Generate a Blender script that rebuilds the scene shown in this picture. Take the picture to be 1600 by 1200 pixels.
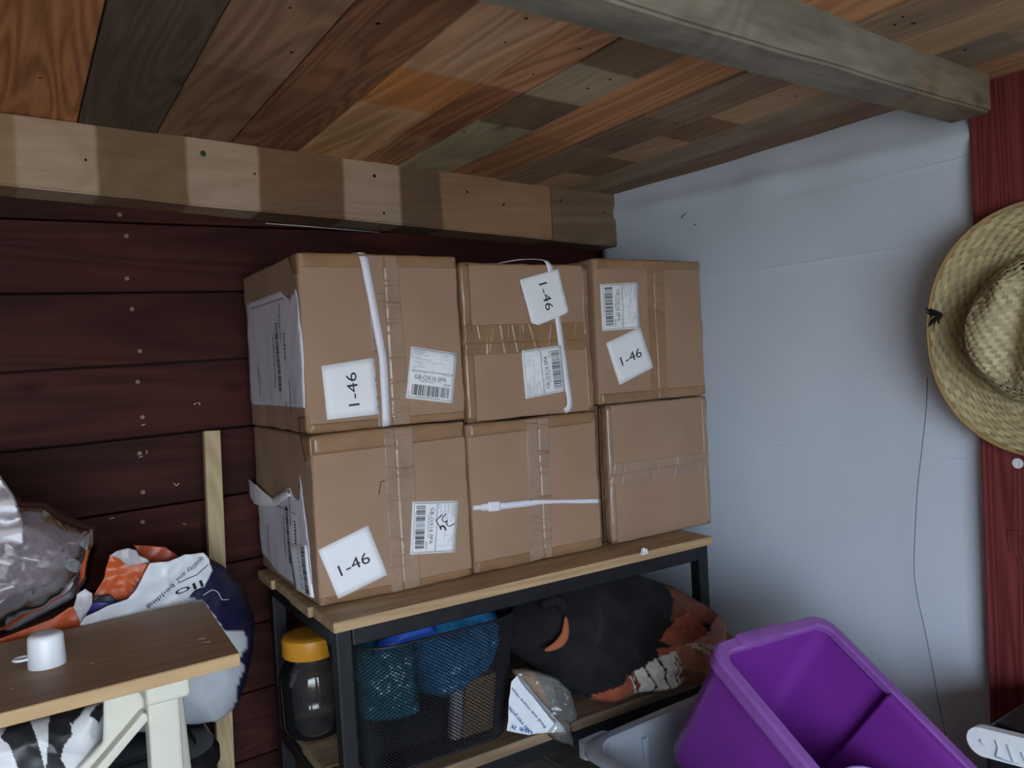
import bpy, bmesh, math, random
from mathutils import Vector, Matrix, noise as mn
for o in list(bpy.data.objects): bpy.data.objects.remove(o, do_unlink=True)
SC = bpy.context.scene
COL = SC.collection
# ------------------------------------------------------------------ camera
FPX = 1234.308
R = ((0.817201740206842, -0.5738438175432922, -0.05370836871708109),
     (-0.06213468924654838, 0.004927059487284852, -0.9980556119160114),
     (0.5729926667900246, 0.8189499356811439, -0.03162920569199367))
CAM = Vector((0, 0, 1.5))
cd = bpy.data.cameras.new('camera'); cam = bpy.data.objects.new('camera', cd); COL.objects.link(cam)
cd.sensor_width = 36; cd.lens = FPX / 1600 * 36; cd.clip_start = .01
rx, ry, rz = Vector(R[0]), Vector(R[1]), Vector(R[2])
M = Matrix.Identity(4)
for i in range(3):
    M[i][0] = rx[i]; M[i][1] = -ry[i]; M[i][2] = -rz[i]; M[i][3] = CAM[i]
cam.matrix_world = M
SC.camera = cam
# ------------------------------------------------------------------ world and daylight
w = bpy.data.worlds.new('world'); SC.world = w; w.use_nodes = True
bg = w.node_tree.nodes['Background']; bg.inputs[0].default_value = (.74, .86, 1, 1); bg.inputs[1].default_value = 9.5
# the open doorway behind the camera: a light portal that only guides the sky light in
ld = bpy.data.lights.new('doorway_portal', 'AREA'); ld.shape = 'RECTANGLE'; ld.size = 1.86; ld.size_y = 1.26
lo = bpy.data.objects.new('doorway_portal', ld); COL.objects.link(lo)
lo.location = (-.43, -1.13, 1.19); lo.rotation_euler = (math.radians(90), 0, 0); ld.cycles.is_portal = True
SC.view_settings.view_transform = 'Standard'; SC.view_settings.look = 'None'
SC.view_settings.gamma = 1; SC.view_settings.use_curve_mapping = False
SC.view_settings.exposure = 0.38

# ------------------------------------------------------------------ helpers
FLOOR = .58; CEIL = lambda x: 1.942 - .025 * x
def ray(x, y):
    c = (x - 800, y - 600, FPX)
    return Vector([sum(R[k][i] * c[k] for k in range(3)) for i in range(3)])
def on_y(x, y, Y): d = ray(x, y); return CAM + d * ((Y - CAM.y) / d.y)
def on_x(x, y, X): d = ray(x, y); return CAM + d * ((X - CAM.x) / d.x)
def on_z(x, y, Z): d = ray(x, y); return CAM + d * ((Z - CAM.z) / d.z)

def tag(o, label=None, cat=None, group=None, kind=None):
    if label: o['label'] = label
    if cat: o['category'] = cat
    if group: o['group'] = group
    if kind: o['kind'] = kind
    return o
def empty(name, loc=(0, 0, 0), rot=(0, 0, 0)):
    o = bpy.data.objects.new(name, None); COL.objects.link(o); o.location = loc; o.rotation_euler = rot
    o.empty_display_size = .05
    return o
def obj(name, verts, faces, mat=None, parent=None, smooth=False, cols=None, uvs=None):
    me = bpy.data.meshes.new(name); me.from_pydata([tuple(v) for v in verts], [], faces); me.update()
    if mat: me.materials.append(mat)
    if smooth:
        for p in me.polygons: p.use_smooth = True
    if cols:
        a = me.color_attributes.new('Col', 'FLOAT_COLOR', 'POINT')
        for i, c in enumerate(cols): a.data[i].color = (c[0], c[1], c[2], 1)
    o = bpy.data.objects.new(name, me); COL.objects.link(o)
    if parent: o.parent = parent
    return o
def from_bm(name, bm, mat=None, parent=None, smooth=False):
    me = bpy.data.meshes.new(name); bmesh.ops.recalc_face_normals(bm, faces=bm.faces); bm.to_mesh(me); bm.free()
    if mat: me.materials.append(mat)
    if smooth:
        for p in me.polygons: p.use_smooth = True
    o = bpy.data.objects.new(name, me); COL.objects.link(o)
    if parent: o.parent = parent
    return o
def box_bm(lo, hi, bev=.002, seg=2, bm=None):
    b = bmesh.new()
    vs = [b.verts.new((x, y, z)) for x in (lo[0], hi[0]) for y in (lo[1], hi[1]) for z in (lo[2], hi[2])]
    for f in ((0, 1, 3, 2), (4, 6, 7, 5), (0, 4, 5, 1), (2, 3, 7, 6), (0, 2, 6, 4), (1, 5, 7, 3)): b.faces.new([vs[i] for i in f])
    bmesh.ops.recalc_face_normals(b, faces=b.faces)
    if bev: bmesh.ops.bevel(b, geom=list(b.edges), offset=bev, segments=seg, affect='EDGES', profile=.5)
    return b
def box(name, lo, hi, mat, parent=None, bev=.002, seg=2, fn=None):
    b = box_bm(lo, hi, bev, seg)
    if fn:
        for v in b.verts: v.co = fn(v.co)
    return from_bm(name, b, mat, parent)
def beam_between(name, a, b, wx, wy, mat, parent=None, up=Vector((0, 1, 0)), bev=.002):
    a, b = Vector(a), Vector(b); d = (b - a); L = d.length; d.normalize()
    s = d.cross(up).normalized(); t = s.cross(d).normalized()
    fn = lambda c: a + d * c.z + s * c.x + t * c.y
    return box(name, (-wx / 2, -wy / 2, 0), (wx / 2, wy / 2, L), mat, parent, bev, 2, fn)
def tube(name, pts, r, mat, parent=None, n=8, closed=False, radii=None, flat=1.0):
    pts = [Vector(p) for p in pts]; V = []; Fc = []
    m = len(pts); prev = None
    for i, p in enumerate(pts):
        a = pts[(i - 1) % m] if (closed or i) else p; b = pts[(i + 1) % m] if (closed or i < m - 1) else p
        d = (b - a).normalized()
        if prev is None:
            up = Vector((0, 0, 1)) if abs(d.z) < .9 else Vector((0, 1, 0))
            s = d.cross(up).normalized()
        else: s = (prev - d * prev.dot(d)).normalized()
        prev = s; t = s.cross(d)
        rr = radii[i] if radii else r
        for k in range(n):
            an = 2 * math.pi * k / n
            V.append(p + s * math.cos(an) * rr + t * math.sin(an) * rr * flat)
    for i in range(m if closed else m - 1):
        for k in range(n):
            j = (i + 1) % m
            Fc.append((i * n + k, i * n + (k + 1) % n, j * n + (k + 1) % n, j * n + k))
    if not closed: Fc += [tuple(range(n))[::-1], tuple((m - 1) * n + k for k in range(n))]
    return obj(name, V, Fc, mat, parent, True)
def smooth_path(pts, k=6):
    pts = [Vector(p) for p in pts]; out = []
    for i in range(len(pts) - 1):
        p0 = pts[max(i - 1, 0)]; p1 = pts[i]; p2 = pts[i + 1]; p3 = pts[min(i + 2, len(pts) - 1)]
        for j in range(k):
            t = j / k
            out.append(.5 * ((2 * p1) + (p2 - p0) * t + (2 * p0 - 5 * p1 + 4 * p2 - p3) * t * t + (3 * p1 - p0 - 3 * p2 + p3) * t ** 3))
    out.append(pts[-1]); return out
def inside(poly, x, y):
    c = False; n = len(poly); j = n - 1
    for i in range(n):
        xi, yi = poly[i]; xj, yj = poly[j]
        if (yi > y) != (yj > y) and x < (xj - xi) * (y - yi) / (yj - yi) + xi: c = not c
        j = i
    return c
def nearest(poly, x, y):
    best = None
    for i in range(len(poly)):
        ax, ay = poly[i]; bx, by = poly[(i + 1) % len(poly)]
        dx, dy = bx - ax, by - ay; L = dx * dx + dy * dy or 1e-9
        t = max(0, min(1, ((x - ax) * dx + (y - ay) * dy) / L)); qx, qy = ax + dx * t, ay + dy * t
        d = (qx - x) ** 2 + (qy - y) ** 2
        if best is None or d < best[0]: best = (d, qx, qy)
    return best[1], best[2]
def crumple(p, s, seed=0):
    """creased plastic: ridged noise of two sizes, about -1..1"""
    q = Vector(p) * s + Vector((seed * 3.1, seed * 1.7, seed * 5.3))
    a = 1 - 2 * abs(mn.noise(q)); b = 1 - 2 * abs(mn.noise(q * 2.3 + Vector((7, 3, 1))))
    c = mn.noise(q * .6)
    return .55 * a + .3 * b + .5 * c - .5
def rough_poly(poly, step, amp, seed):
    """a torn edge: the outline with small teeth"""
    rnd = random.Random(seed); out = []
    for i in range(len(poly)):
        a = poly[i]; b = poly[(i + 1) % len(poly)]
        L = math.hypot(b[0] - a[0], b[1] - a[1]); n = max(1, int(L / step))
        for k in range(n):
            t = k / n; j = amp if k else 0
            out.append((a[0] + (b[0] - a[0]) * t + rnd.uniform(-j, j), a[1] + (b[1] - a[1]) * t + rnd.uniform(-j, j)))
    return out
def sheet(name, poly, pos, res, mat, parent=None, amp=0, cs=10, seed=0, nrm=(0, -1, 0), col=None, thick=.0012, smooth=True):
    """a creased sheet with the outline poly (2D) laid out by pos(x, y) -> point"""
    xs = [p[0] for p in poly]; ys = [p[1] for p in poly]
    x0, y0 = min(xs) - res, min(ys) - res; nx = int((max(xs) - x0) / res) + 2; ny = int((max(ys) - y0) / res) + 2
    cells = [(i, j) for i in range(nx) for j in range(ny) if inside(poly, x0 + (i + .5) * res, y0 + (j + .5) * res)]
    cs_ = set(cells); idx = {}; V = []; Fc = []; C = []
    N = Vector(nrm).normalized()
    def vert(i, j):
        k = (i, j)
        if k in idx: return idx[k]
        x, y = x0 + i * res, y0 + j * res
        nb = sum(((i - a, j - b) in cs_) for a in (0, 1) for b in (0, 1))
        if nb < 4: x, y = nearest(poly, x, y)
        p = pos(x, y)
        if amp: p = p + N * amp * crumple(p, cs, seed)
        idx[k] = len(V); V.append(p)
        if col: C.append(col(x, y))
        return idx[k]
    for i, j in cells: Fc.append((vert(i, j), vert(i + 1, j), vert(i + 1, j + 1), vert(i, j + 1)))
    o = obj(name, V, Fc, mat, parent, smooth, C if col else None)
    md = o.modifiers.new('thickness', 'SOLIDIFY'); md.thickness = thick; md.offset = 0
    return o
_tc = {}
def text2d(s, font_scale=1.0):
    if s not in _tc:
        cu = bpy.data.curves.new('t', 'FONT'); cu.body = s; cu.size = 1; cu.align_x = 'CENTER'; cu.align_y = 'CENTER'; cu.resolution_u = 3
        to = bpy.data.objects.new('t', cu); COL.objects.link(to); bpy.context.view_layer.update()
        me = bpy.data.meshes.new_from_object(to.evaluated_get(bpy.context.evaluated_depsgraph_get()))
        v = [(p.co.x, p.co.y) for p in me.vertices]; f = [tuple(p.vertices) for p in me.polygons]
        x0 = min(a for a, b in v); x1 = max(a for a, b in v); y0 = min(b for a, b in v); y1 = max(b for a, b in v)
        v = [((a - (x0 + x1) / 2) / (x1 - x0), (b - (y0 + y1) / 2) / (y1 - y0)) for a, b in v]
        _tc[s] = (v, f); bpy.data.objects.remove(to); bpy.data.meshes.remove(me)
    return _tc[s]

# ------------------------------------------------------------------ materials
def newmat(name):
    m = bpy.data.materials.new(name); m.use_nodes = True; nt = m.node_tree
    return m, nt, nt.nodes['Principled BSDF'], nt.links.new
def mat(name, c, rough=.6, spec=.4, metal=0, alpha=1, coat=0, bump=0, bscale=60, var=0, vscale=6, trans=0, sub=0):
    m, nt, b, L = newmat(name)
    b.inputs['Base Color'].default_value = (*c, 1); b.inputs['Roughness'].default_value = rough
    b.inputs['Specular IOR Level'].default_value = spec; b.inputs['Metallic'].default_value = metal
    b.inputs['Alpha'].default_value = alpha; b.inputs['Coat Weight'].default_value = coat
    b.inputs['Transmission Weight'].default_value = trans
    if bump or var:
        tc = nt.nodes.new('ShaderNodeTexCoord')
    if bump:
        n = nt.nodes.new('ShaderNodeTexNoise'); n.inputs['Scale'].default_value = bscale; n.inputs['Detail'].default_value = 5
        L(tc.outputs['Object'], n.inputs['Vector'])
        bp = nt.nodes.new('ShaderNodeBump'); bp.inputs['Strength'].default_value = bump; bp.inputs['Distance'].default_value = .004
        L(n.outputs['Fac'], bp.inputs['Height']); L(bp.outputs['Normal'], b.inputs['Normal'])
    if var:
        n = nt.nodes.new('ShaderNodeTexNoise'); n.inputs['Scale'].default_value = vscale; n.inputs['Detail'].default_value = 6; n.inputs['Roughness'].default_value = .6
        L(tc.outputs['Object'], n.inputs['Vector'])
        r = nt.nodes.new('ShaderNodeValToRGB'); e = r.color_ramp.elements
        e[0].position = .3; e[1].position = .7
        e[0].color = tuple(x * (1 - var) for x in c) + (1,); e[1].color = tuple(min(1, x * (1 + var)) for x in c) + (1,)
        L(n.outputs['Fac'], r.inputs['Fac']); L(r.outputs['Color'], b.inputs['Base Color'])
    return m
def colmat(name, rough=.5, spec=.4, alpha=1, bump=0, bscale=80, sheen=0, coat=0):
    m = mat(name, (1, 1, 1), rough, spec, alpha=alpha, bump=bump, bscale=bscale, coat=coat)
    nt = m.node_tree; a = nt.nodes.new('ShaderNodeAttribute'); a.attribute_name = 'Col'
    nt.links.new(a.outputs['Color'], nt.nodes['Principled BSDF'].inputs['Base Color'])
    nt.nodes['Principled BSDF'].inputs['Sheen Weight'].default_value = sheen
    return m
def wood(name, dark, light, ax=0, rough=.72, across=26, along=1.3, ring=14, bands=(), band_ax=None, spots=.0, bump=.35, stain=.35, spec=.3, ringw=.45, stain_col=None):
    """grain along axis ax; bands are (from, to, tint) stretches of other weathering along the piece"""
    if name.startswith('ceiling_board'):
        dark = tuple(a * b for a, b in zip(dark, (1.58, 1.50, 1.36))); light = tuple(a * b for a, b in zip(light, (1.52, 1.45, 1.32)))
    m, nt, b, L = newmat(name); N = nt.nodes.new
    b.inputs['Roughness'].default_value = rough; b.inputs['Specular IOR Level'].default_value = spec
    tc = N('ShaderNodeTexCoord'); oi = N('ShaderNodeObjectInfo')
    mu = N('ShaderNodeMath'); mu.operation = 'MULTIPLY'; mu.inputs[1].default_value = 9; L(oi.outputs['Random'], mu.inputs[0])
    cb = N('ShaderNodeCombineXYZ')
    for k in range(3): L(mu.outputs[0], cb.inputs[k])
    ad = N('ShaderNodeVectorMath'); ad.operation = 'ADD'; L(tc.outputs['Object'], ad.inputs[0]); L(cb.outputs[0], ad.inputs[1])
    def mapping(al, ac):
        mp = N('ShaderNodeMapping'); s = [ac, ac, ac]; s[ax] = al; mp.inputs['Scale'].default_value = s
        L(ad.outputs[0], mp.inputs['Vector']); return mp
    m1 = mapping(along * 2.6, across * 4.5); n1 = N('ShaderNodeTexNoise'); n1.inputs['Scale'].default_value = 1; n1.inputs['Detail'].default_value = 7; n1.inputs['Roughness'].default_value = .7
    L(m1.outputs[0], n1.inputs['Vector'])
    m2 = mapping(along, ring); wv = N('ShaderNodeTexNoise'); wv.inputs['Scale'].default_value = .55; wv.inputs['Detail'].default_value = 1.5; wv.inputs['Distortion'].default_value = .6
    L(m2.outputs[0], wv.inputs['Vector'])
    sn = N('ShaderNodeMath'); sn.operation = 'MULTIPLY'; sn.inputs[1].default_value = 95; L(wv.outputs['Fac'], sn.inputs[0])
    si = N('ShaderNodeMath'); si.operation = 'SINE'; L(sn.outputs[0], si.inputs[0])
    sm = N('ShaderNodeMath'); sm.operation = 'MULTIPLY_ADD'; sm.inputs[1].default_value = ringw * .5; sm.inputs[2].default_value = 0; L(si.outputs[0], sm.inputs[0])
    ma = N('ShaderNodeMath'); ma.operation = 'ADD'; L(n1.outputs['Fac'], ma.inputs[0]); L(sm.outputs[0], ma.inputs[1])
    r = N('ShaderNodeValToRGB'); e = r.color_ramp.elements; e[0].position = .2; e[1].position = .8
    e[0].color = (*dark, 1); e[1].color = (*light, 1); L(ma.outputs[0], r.inputs['Fac'])
    out = r.outputs['Color']
    def mixc(fac, a, col, mode='MULTIPLY'):
        mx = N('ShaderNodeMix'); mx.data_type = 'RGBA'; mx.blend_type = mode
        L(fac, mx.inputs[0]); L(a, mx.inputs[6])
        mx.inputs[7].default_value = (*col, 1); return mx.outputs[2]
    m3 = mapping(1.8, 6); n3 = N('ShaderNodeTexNoise'); n3.inputs['Scale'].default_value = 1; n3.inputs['Detail'].default_value = 4; L(m3.outputs[0], n3.inputs['Vector'])
    mr = N('ShaderNodeMapRange'); mr.inputs[1].default_value = .42; mr.inputs[2].default_value = .72; L(n3.outputs['Fac'], mr.inputs[0])
    st = N('ShaderNodeMath'); st.operation = 'MULTIPLY'; st.inputs[1].default_value = 1 if stain else 0; L(mr.outputs[0], st.inputs[0])
    out = mixc(st.outputs[0], out, stain_col or (1 - stain, 1 - stain * .95, 1 - stain * .9))
    if bands:
        sx = N('ShaderNodeSeparateXYZ'); L(tc.outputs['Object'], sx.inputs[0]); c = sx.outputs[ax if band_ax is None else band_ax]
        nz = N('ShaderNodeMath'); nz.operation = 'MULTIPLY_ADD'; nz.inputs[1].default_value = .02; L(n3.outputs['Fac'], nz.inputs[0]); L(c, nz.inputs[2])
        for a0, a1, tint in bands:
            u = N('ShaderNodeMapRange'); u.interpolation_type = 'SMOOTHSTEP'; u.inputs[1].default_value = a0 + .005; u.inputs[2].default_value = a0 + .015; L(nz.outputs[0], u.inputs[0])
            v = N('ShaderNodeMapRange'); v.interpolation_type = 'SMOOTHSTEP'; v.inputs[1].default_value = a1 + .005; v.inputs[2].default_value = a1 + .015; v.inputs[3].default_value = 1; v.inputs[4].default_value = 0; L(nz.outputs[0], v.inputs[0])
            f = N('ShaderNodeMath'); f.operation = 'MULTIPLY'; L(u.outputs[0], f.inputs[0]); L(v.outputs[0], f.inputs[1])
            out = mixc(f.outputs[0], out, tint)
    if spots:
        m4 = mapping(4.5, 9); vo = N('ShaderNodeTexVoronoi'); vo.inputs['Scale'].default_value = 1; L(m4.outputs[0], vo.inputs['Vector'])
        v = N('ShaderNodeMapRange'); v.inputs[1].default_value = .05; v.inputs[2].default_value = .16; v.inputs[3].default_value = spots; v.inputs[4].default_value = 0; L(vo.outputs['Distance'], v.inputs[0])
        out = mixc(v.outputs[0], out, (.12, .09, .07))
    L(out, b.inputs['Base Color'])
    bp = N('ShaderNodeBump'); bp.inputs['Strength'].default_value = bump; bp.inputs['Distance'].default_value = .002
    L(ma.outputs[0], bp.inputs['Height']); L(bp.outputs['Normal'], b.inputs['Normal'])
    return m
def clear(name, tint, white=.15, gloss=.12, rough=.08, diff=(.8, .8, .85)):
    """thin clear or cloudy plastic and glass: see-through with fresnel reflection and a little cloud"""
    m = bpy.data.materials.new(name); m.use_nodes = True; nt = m.node_tree; nt.nodes.clear(); N = nt.nodes.new; L = nt.links.new
    out = N('ShaderNodeOutputMaterial'); t = N('ShaderNodeBsdfTransparent'); t.inputs[0].default_value = (*tint, 1)
    d = N('ShaderNodeBsdfDiffuse'); d.inputs[0].default_value = (*diff, 1)
    tr = N('ShaderNodeBsdfTranslucent'); tr.inputs[0].default_value = (*diff, 1)
    g = N('ShaderNodeBsdfGlossy'); g.inputs['Roughness'].default_value = rough
    md = N('ShaderNodeMixShader'); md.inputs[0].default_value = .4; L(d.outputs[0], md.inputs[1]); L(tr.outputs[0], md.inputs[2])
    m1 = N('ShaderNodeMixShader'); m1.inputs[0].default_value = white; L(t.outputs[0], m1.inputs[1]); L(md.outputs[0], m1.inputs[2])
    fr = N('ShaderNodeFresnel'); fr.inputs[0].default_value = 1.45
    mu = N('ShaderNodeMath'); mu.operation = 'MULTIPLY'; mu.inputs[1].default_value = gloss / .04; mu.use_clamp = True; L(fr.outputs[0], mu.inputs[0])
    m2 = N('ShaderNodeMixShader'); L(mu.outputs[0], m2.inputs[0]); L(m1.outputs[0], m2.inputs[1]); L(g.outputs[0], m2.inputs[2])
    L(m2.outputs[0], out.inputs[0]); return m

# ================================================================== the setting
XR, YB = 1.42, 1.60
RED = wood('red_stained_board', (.034, .0098, .0078), (.074, .021, .016), 0, rough=.68, across=20, along=1.0, ring=10, stain=.45, spots=.6, ringw=.3, spec=.12)
POST = wood('red_stained_post', (.13, .022, .022), (.24, .047, .045), 2, rough=.6, across=34, along=1.0, ring=30, stain=.25, ringw=.5)
FLR = wood('dusty_floor_board', (.20, .17, .14), (.30, .26, .22), 0, rough=.9)
DARKPLY = wood('dark_backing', (.02, .012, .01), (.04, .025, .02), 0, rough=.9)
STEEL = mat('dull_screw_steel', (.20, .13, .10), .5, metal=.5)
HOLE = mat('nail_hole_shadow', (.012, .009, .008), .95, spec=.05)
CHIP = mat('pale_wood_chip', (.62, .48, .36), .8)

gr = box('ground', (-14, -16, FLOOR - .12), (14, 6, FLOOR - .04), mat('pale_yard_concrete', (.50, .455, .39), .9, var=.1, vscale=2), None, 0); tag(gr, 'pale ground outside the shed', 'ground', kind='structure')
fl = empty('floor', (0, 0, FLOOR)); tag(fl, 'dark dusty board floor of the shed', 'floor', kind='structure')
for k in range(22):
    x0 = -1.42 + k * .13
    box('plank', (x0, -1.2, -.03), (x0 + .127, 1.62, 0), FLR, fl, .002, 1)

def screw_head(parent, p, n, r=.0042, m=STEEL):
    """a countersunk head with a drive recess"""
    n = Vector(n).normalized(); s = n.cross(Vector((.3, .1, .9))).normalized(); t = n.cross(s); p = Vector(p)
    V = []; Fc = []
    prof = ((r, -.001), (r, .0006), (r * .8, .0010), (r * .38, .0009), (r * .3, .0002))
    for rr, h in prof:
        for k in range(10):
            a = k * math.pi / 5; V.append(p + n * h + s * math.cos(a) * rr + t * math.sin(a) * rr)
    for j in range(len(prof) - 1):
        for k in range(10): Fc.append((j * 10 + k, j * 10 + (k + 1) % 10, (j + 1) * 10 + (k + 1) % 10, (j + 1) * 10 + k))
    Fc.append(tuple(40 + k for k in range(10)))
    return obj('screw_head', V, Fc, m, parent)
# back wall: red stained boards with open joints, screws, chips
wb = empty('wall_back', (0, YB, FLOOR)); tag(wb, 'dark red stained board wall behind the cartons', 'wall', kind='structure')
box('backing_board', (-1.42, .028, -.1), (XR + .05, .05, 1.45), DARKPLY, wb, 0)
edges = [.53, .726, .859, .992, 1.125, 1.258, 1.391, 1.526, 1.660, 1.789, 1.96]
wall_boards = []
rnd = random.Random(4)
for k in range(len(edges) - 1):
    z0, z1 = edges[k], edges[k + 1]; off = rnd.uniform(-.002, .002)
    f = lambda c, off=off: Vector((c.x, c.y + off, c.z - FLOOR + .016 * (c.x - .25)))
    wall_boards.append(box('plank', (-1.42, 0, z0 + .0016), (XR + .03, .024, z1 - .0016), RED, wb, .0022, 2, f))
for (x, z) in ((.258, 1.799), (.267, 1.761), (.263, 1.684), (.268, 1.628), (.276, 1.551), (.269, 1.495), (.273, 1.43), (.264, 1.364), (.265, 1.292), (.261, 1.238)):
    k = max(i for i in range(len(edges) - 1) if edges[i] <= z)
    screw_head(wall_boards[k], (x * 1.6 / 1.58, -.002, 1.5 + (z - 1.5) * 1.6 / 1.58 - FLOOR), (0, -1, 0))
for (x, y, a) in ((305, 631, .4), (311, 631, 2), (224, 664, .3), (229, 706, 1.4), (220, 714, .2), (273, 757, 2.3), (278, 757, .7), (288, 819, 2.5), (175, 810, .1)):
    p = on_y(x, y, YB - .004); k = max(i for i in range(len(edges) - 1) if edges[i] <= p.z)
    p = p - Vector((0, YB, FLOOR)); d = Vector((math.cos(a), 0, math.sin(a))) * .0035
    tube('wood_chip', [p - d, p + Vector((.0006, -.001, .0008)), p + d], .0009, CHIP, wall_boards[k], 5)

for pts in (((250, 325), (290, 329), (325, 332)), ((415, 349), (470, 353), (530, 358), (592, 363))):
    tube('membrane_edge', [on_y(x, y, YB - .002) - Vector((0, YB, FLOOR)) for x, y in pts], .0009, mat('membrane_sliver', (.7, .7, .74), .6), wall_boards[-2], 5)

# right wall: white breather membrane, horizontally creased, over boards
MEMB = mat('white_membrane', (.66, .74, .85), .55, spec=.35, bump=.12, bscale=120, var=.035, vscale=3)
def crease(z, zc, amp, w):   # a fold lip: quick step out, easing back upwards
    e = z - zc; amp *= .2
    return amp * (math.exp(-e / .022) if e > 0 else max(0, 1 + e / w))
CRE = ((1.664, .0042, .0026), (1.793, .003, .0026), (1.567, .0010, .003), (1.286, .0030, .0026), (1.00, .0014, .004), (1.42, .0008, .003))
zs_ = [FLOOR + (1.92 - FLOOR) * j / 120 for j in range(121)]
for zc, a_, w_ in CRE: zs_ = [z for z in zs_ if abs(z - zc) > .009] + [zc + k * .0013 for k in range(-7, 8)]
zs_.sort(); ny = 110; nz = len(zs_) - 1; V = []; Fc = []
def memb_x(y, z):
    x = XR - .010 * mn.noise(Vector((y * 1.6, z * 1.3, 3))) - .0022 * mn.noise(Vector((y * 6, z * 5, 8)))
    for zc, a_, wd in CRE:
        x -= crease(z, zc + .0025 * mn.noise(Vector((y * 2, zc, 0))), a_, wd) * max(.15, .8 + .9 * mn.noise(Vector((y * 3, zc * 9, 1))))
    top = max(0, (z - 1.74) / .17)   # slack folds under the ceiling
    return x - .018 * top * max(0, mn.noise(Vector((y * 4.5, z * 9 + y * 3, 21))) + .25) - .012 * math.exp(-((z - 1.855 + .03 * (1.4 - y)) / .018) ** 2)
for z in zs_:
    for i in range(ny + 1):
        y = -1.2 + (YB - .02 + 1.2) * (i / ny); V.append((memb_x(y, z) - XR, y, z))
for j in range(nz):
    for i in range(ny):
        a = j * (ny + 1) + i; Fc.append((a, a + 1, a + ny + 2, a + ny + 1))
wr = obj('wall_right', V, Fc, MEMB, None, True); wr.location.x = XR
md = wr.modifiers.new('thickness', 'SOLIDIFY'); md.thickness = .004; md.offset = 1
tag(wr, 'creased white breather membrane stretched over the side wall', 'wall', kind='structure')
FOLD = mat('painted_fold_highlight', (.84, .86, .90), .5)  # pale strips paint in the light that the crease ridges catch
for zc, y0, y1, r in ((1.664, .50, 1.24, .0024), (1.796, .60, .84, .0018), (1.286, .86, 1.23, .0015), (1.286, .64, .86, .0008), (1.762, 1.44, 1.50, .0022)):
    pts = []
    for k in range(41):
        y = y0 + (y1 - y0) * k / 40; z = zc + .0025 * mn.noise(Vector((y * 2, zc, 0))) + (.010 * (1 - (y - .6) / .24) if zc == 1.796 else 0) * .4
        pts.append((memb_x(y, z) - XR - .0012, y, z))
    tube('fold_highlight', pts, r, FOLD, wr, 6, radii=[r * (.35 + .65 * math.sin(math.pi * min(1, .15 + k / 40 * .8))) for k in range(41)], flat=.6)
wr2 = box('wall_right_boards', (XR + .03, -1.2, FLOOR), (XR + .06, YB + .05, 1.95), DARKPLY, None, 0); tag(wr2, 'dark boards behind the white membrane on the side wall', 'wall', kind='structure')
MARK = mat('dark_smudge', (.03, .03, .04), .9)
for (x, y, dx, dy) in ((1068, 337, 4, -4), (1086, 351, 2, 0)):
    a = on_x(x - dx, y - dy, XR - .019); b = on_x(x + dx, y + dy, XR - .019)
    tube('stain_mark', [a - Vector((XR, 0, 0)), (a + b) / 2 - Vector((XR + .001, 0, 0)), b - Vector((XR, 0, 0))], .0009, MARK, wr, 5)
# left wall and front wall with the open doorway that lets the daylight in
wl = box('wall_left', (-1.40, -1.2, FLOOR), (-1.36, YB + .05, 1.98), RED, None, 0); tag(wl, 'red stained board wall on the far left side', 'wall', kind='structure')
for nme, lo_, hi_ in (('wall_front', (.50, -1.14, FLOOR), (XR + .06, -1.10, 1.95)), ('wall_front_lintel', (-1.40, -1.14, 1.74), (.50, -1.10, 1.97))):
    tag(box(nme, lo_, hi_, RED, None, 0), 'red stained board wall beside the doorway', 'wall', kind='structure')

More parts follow.
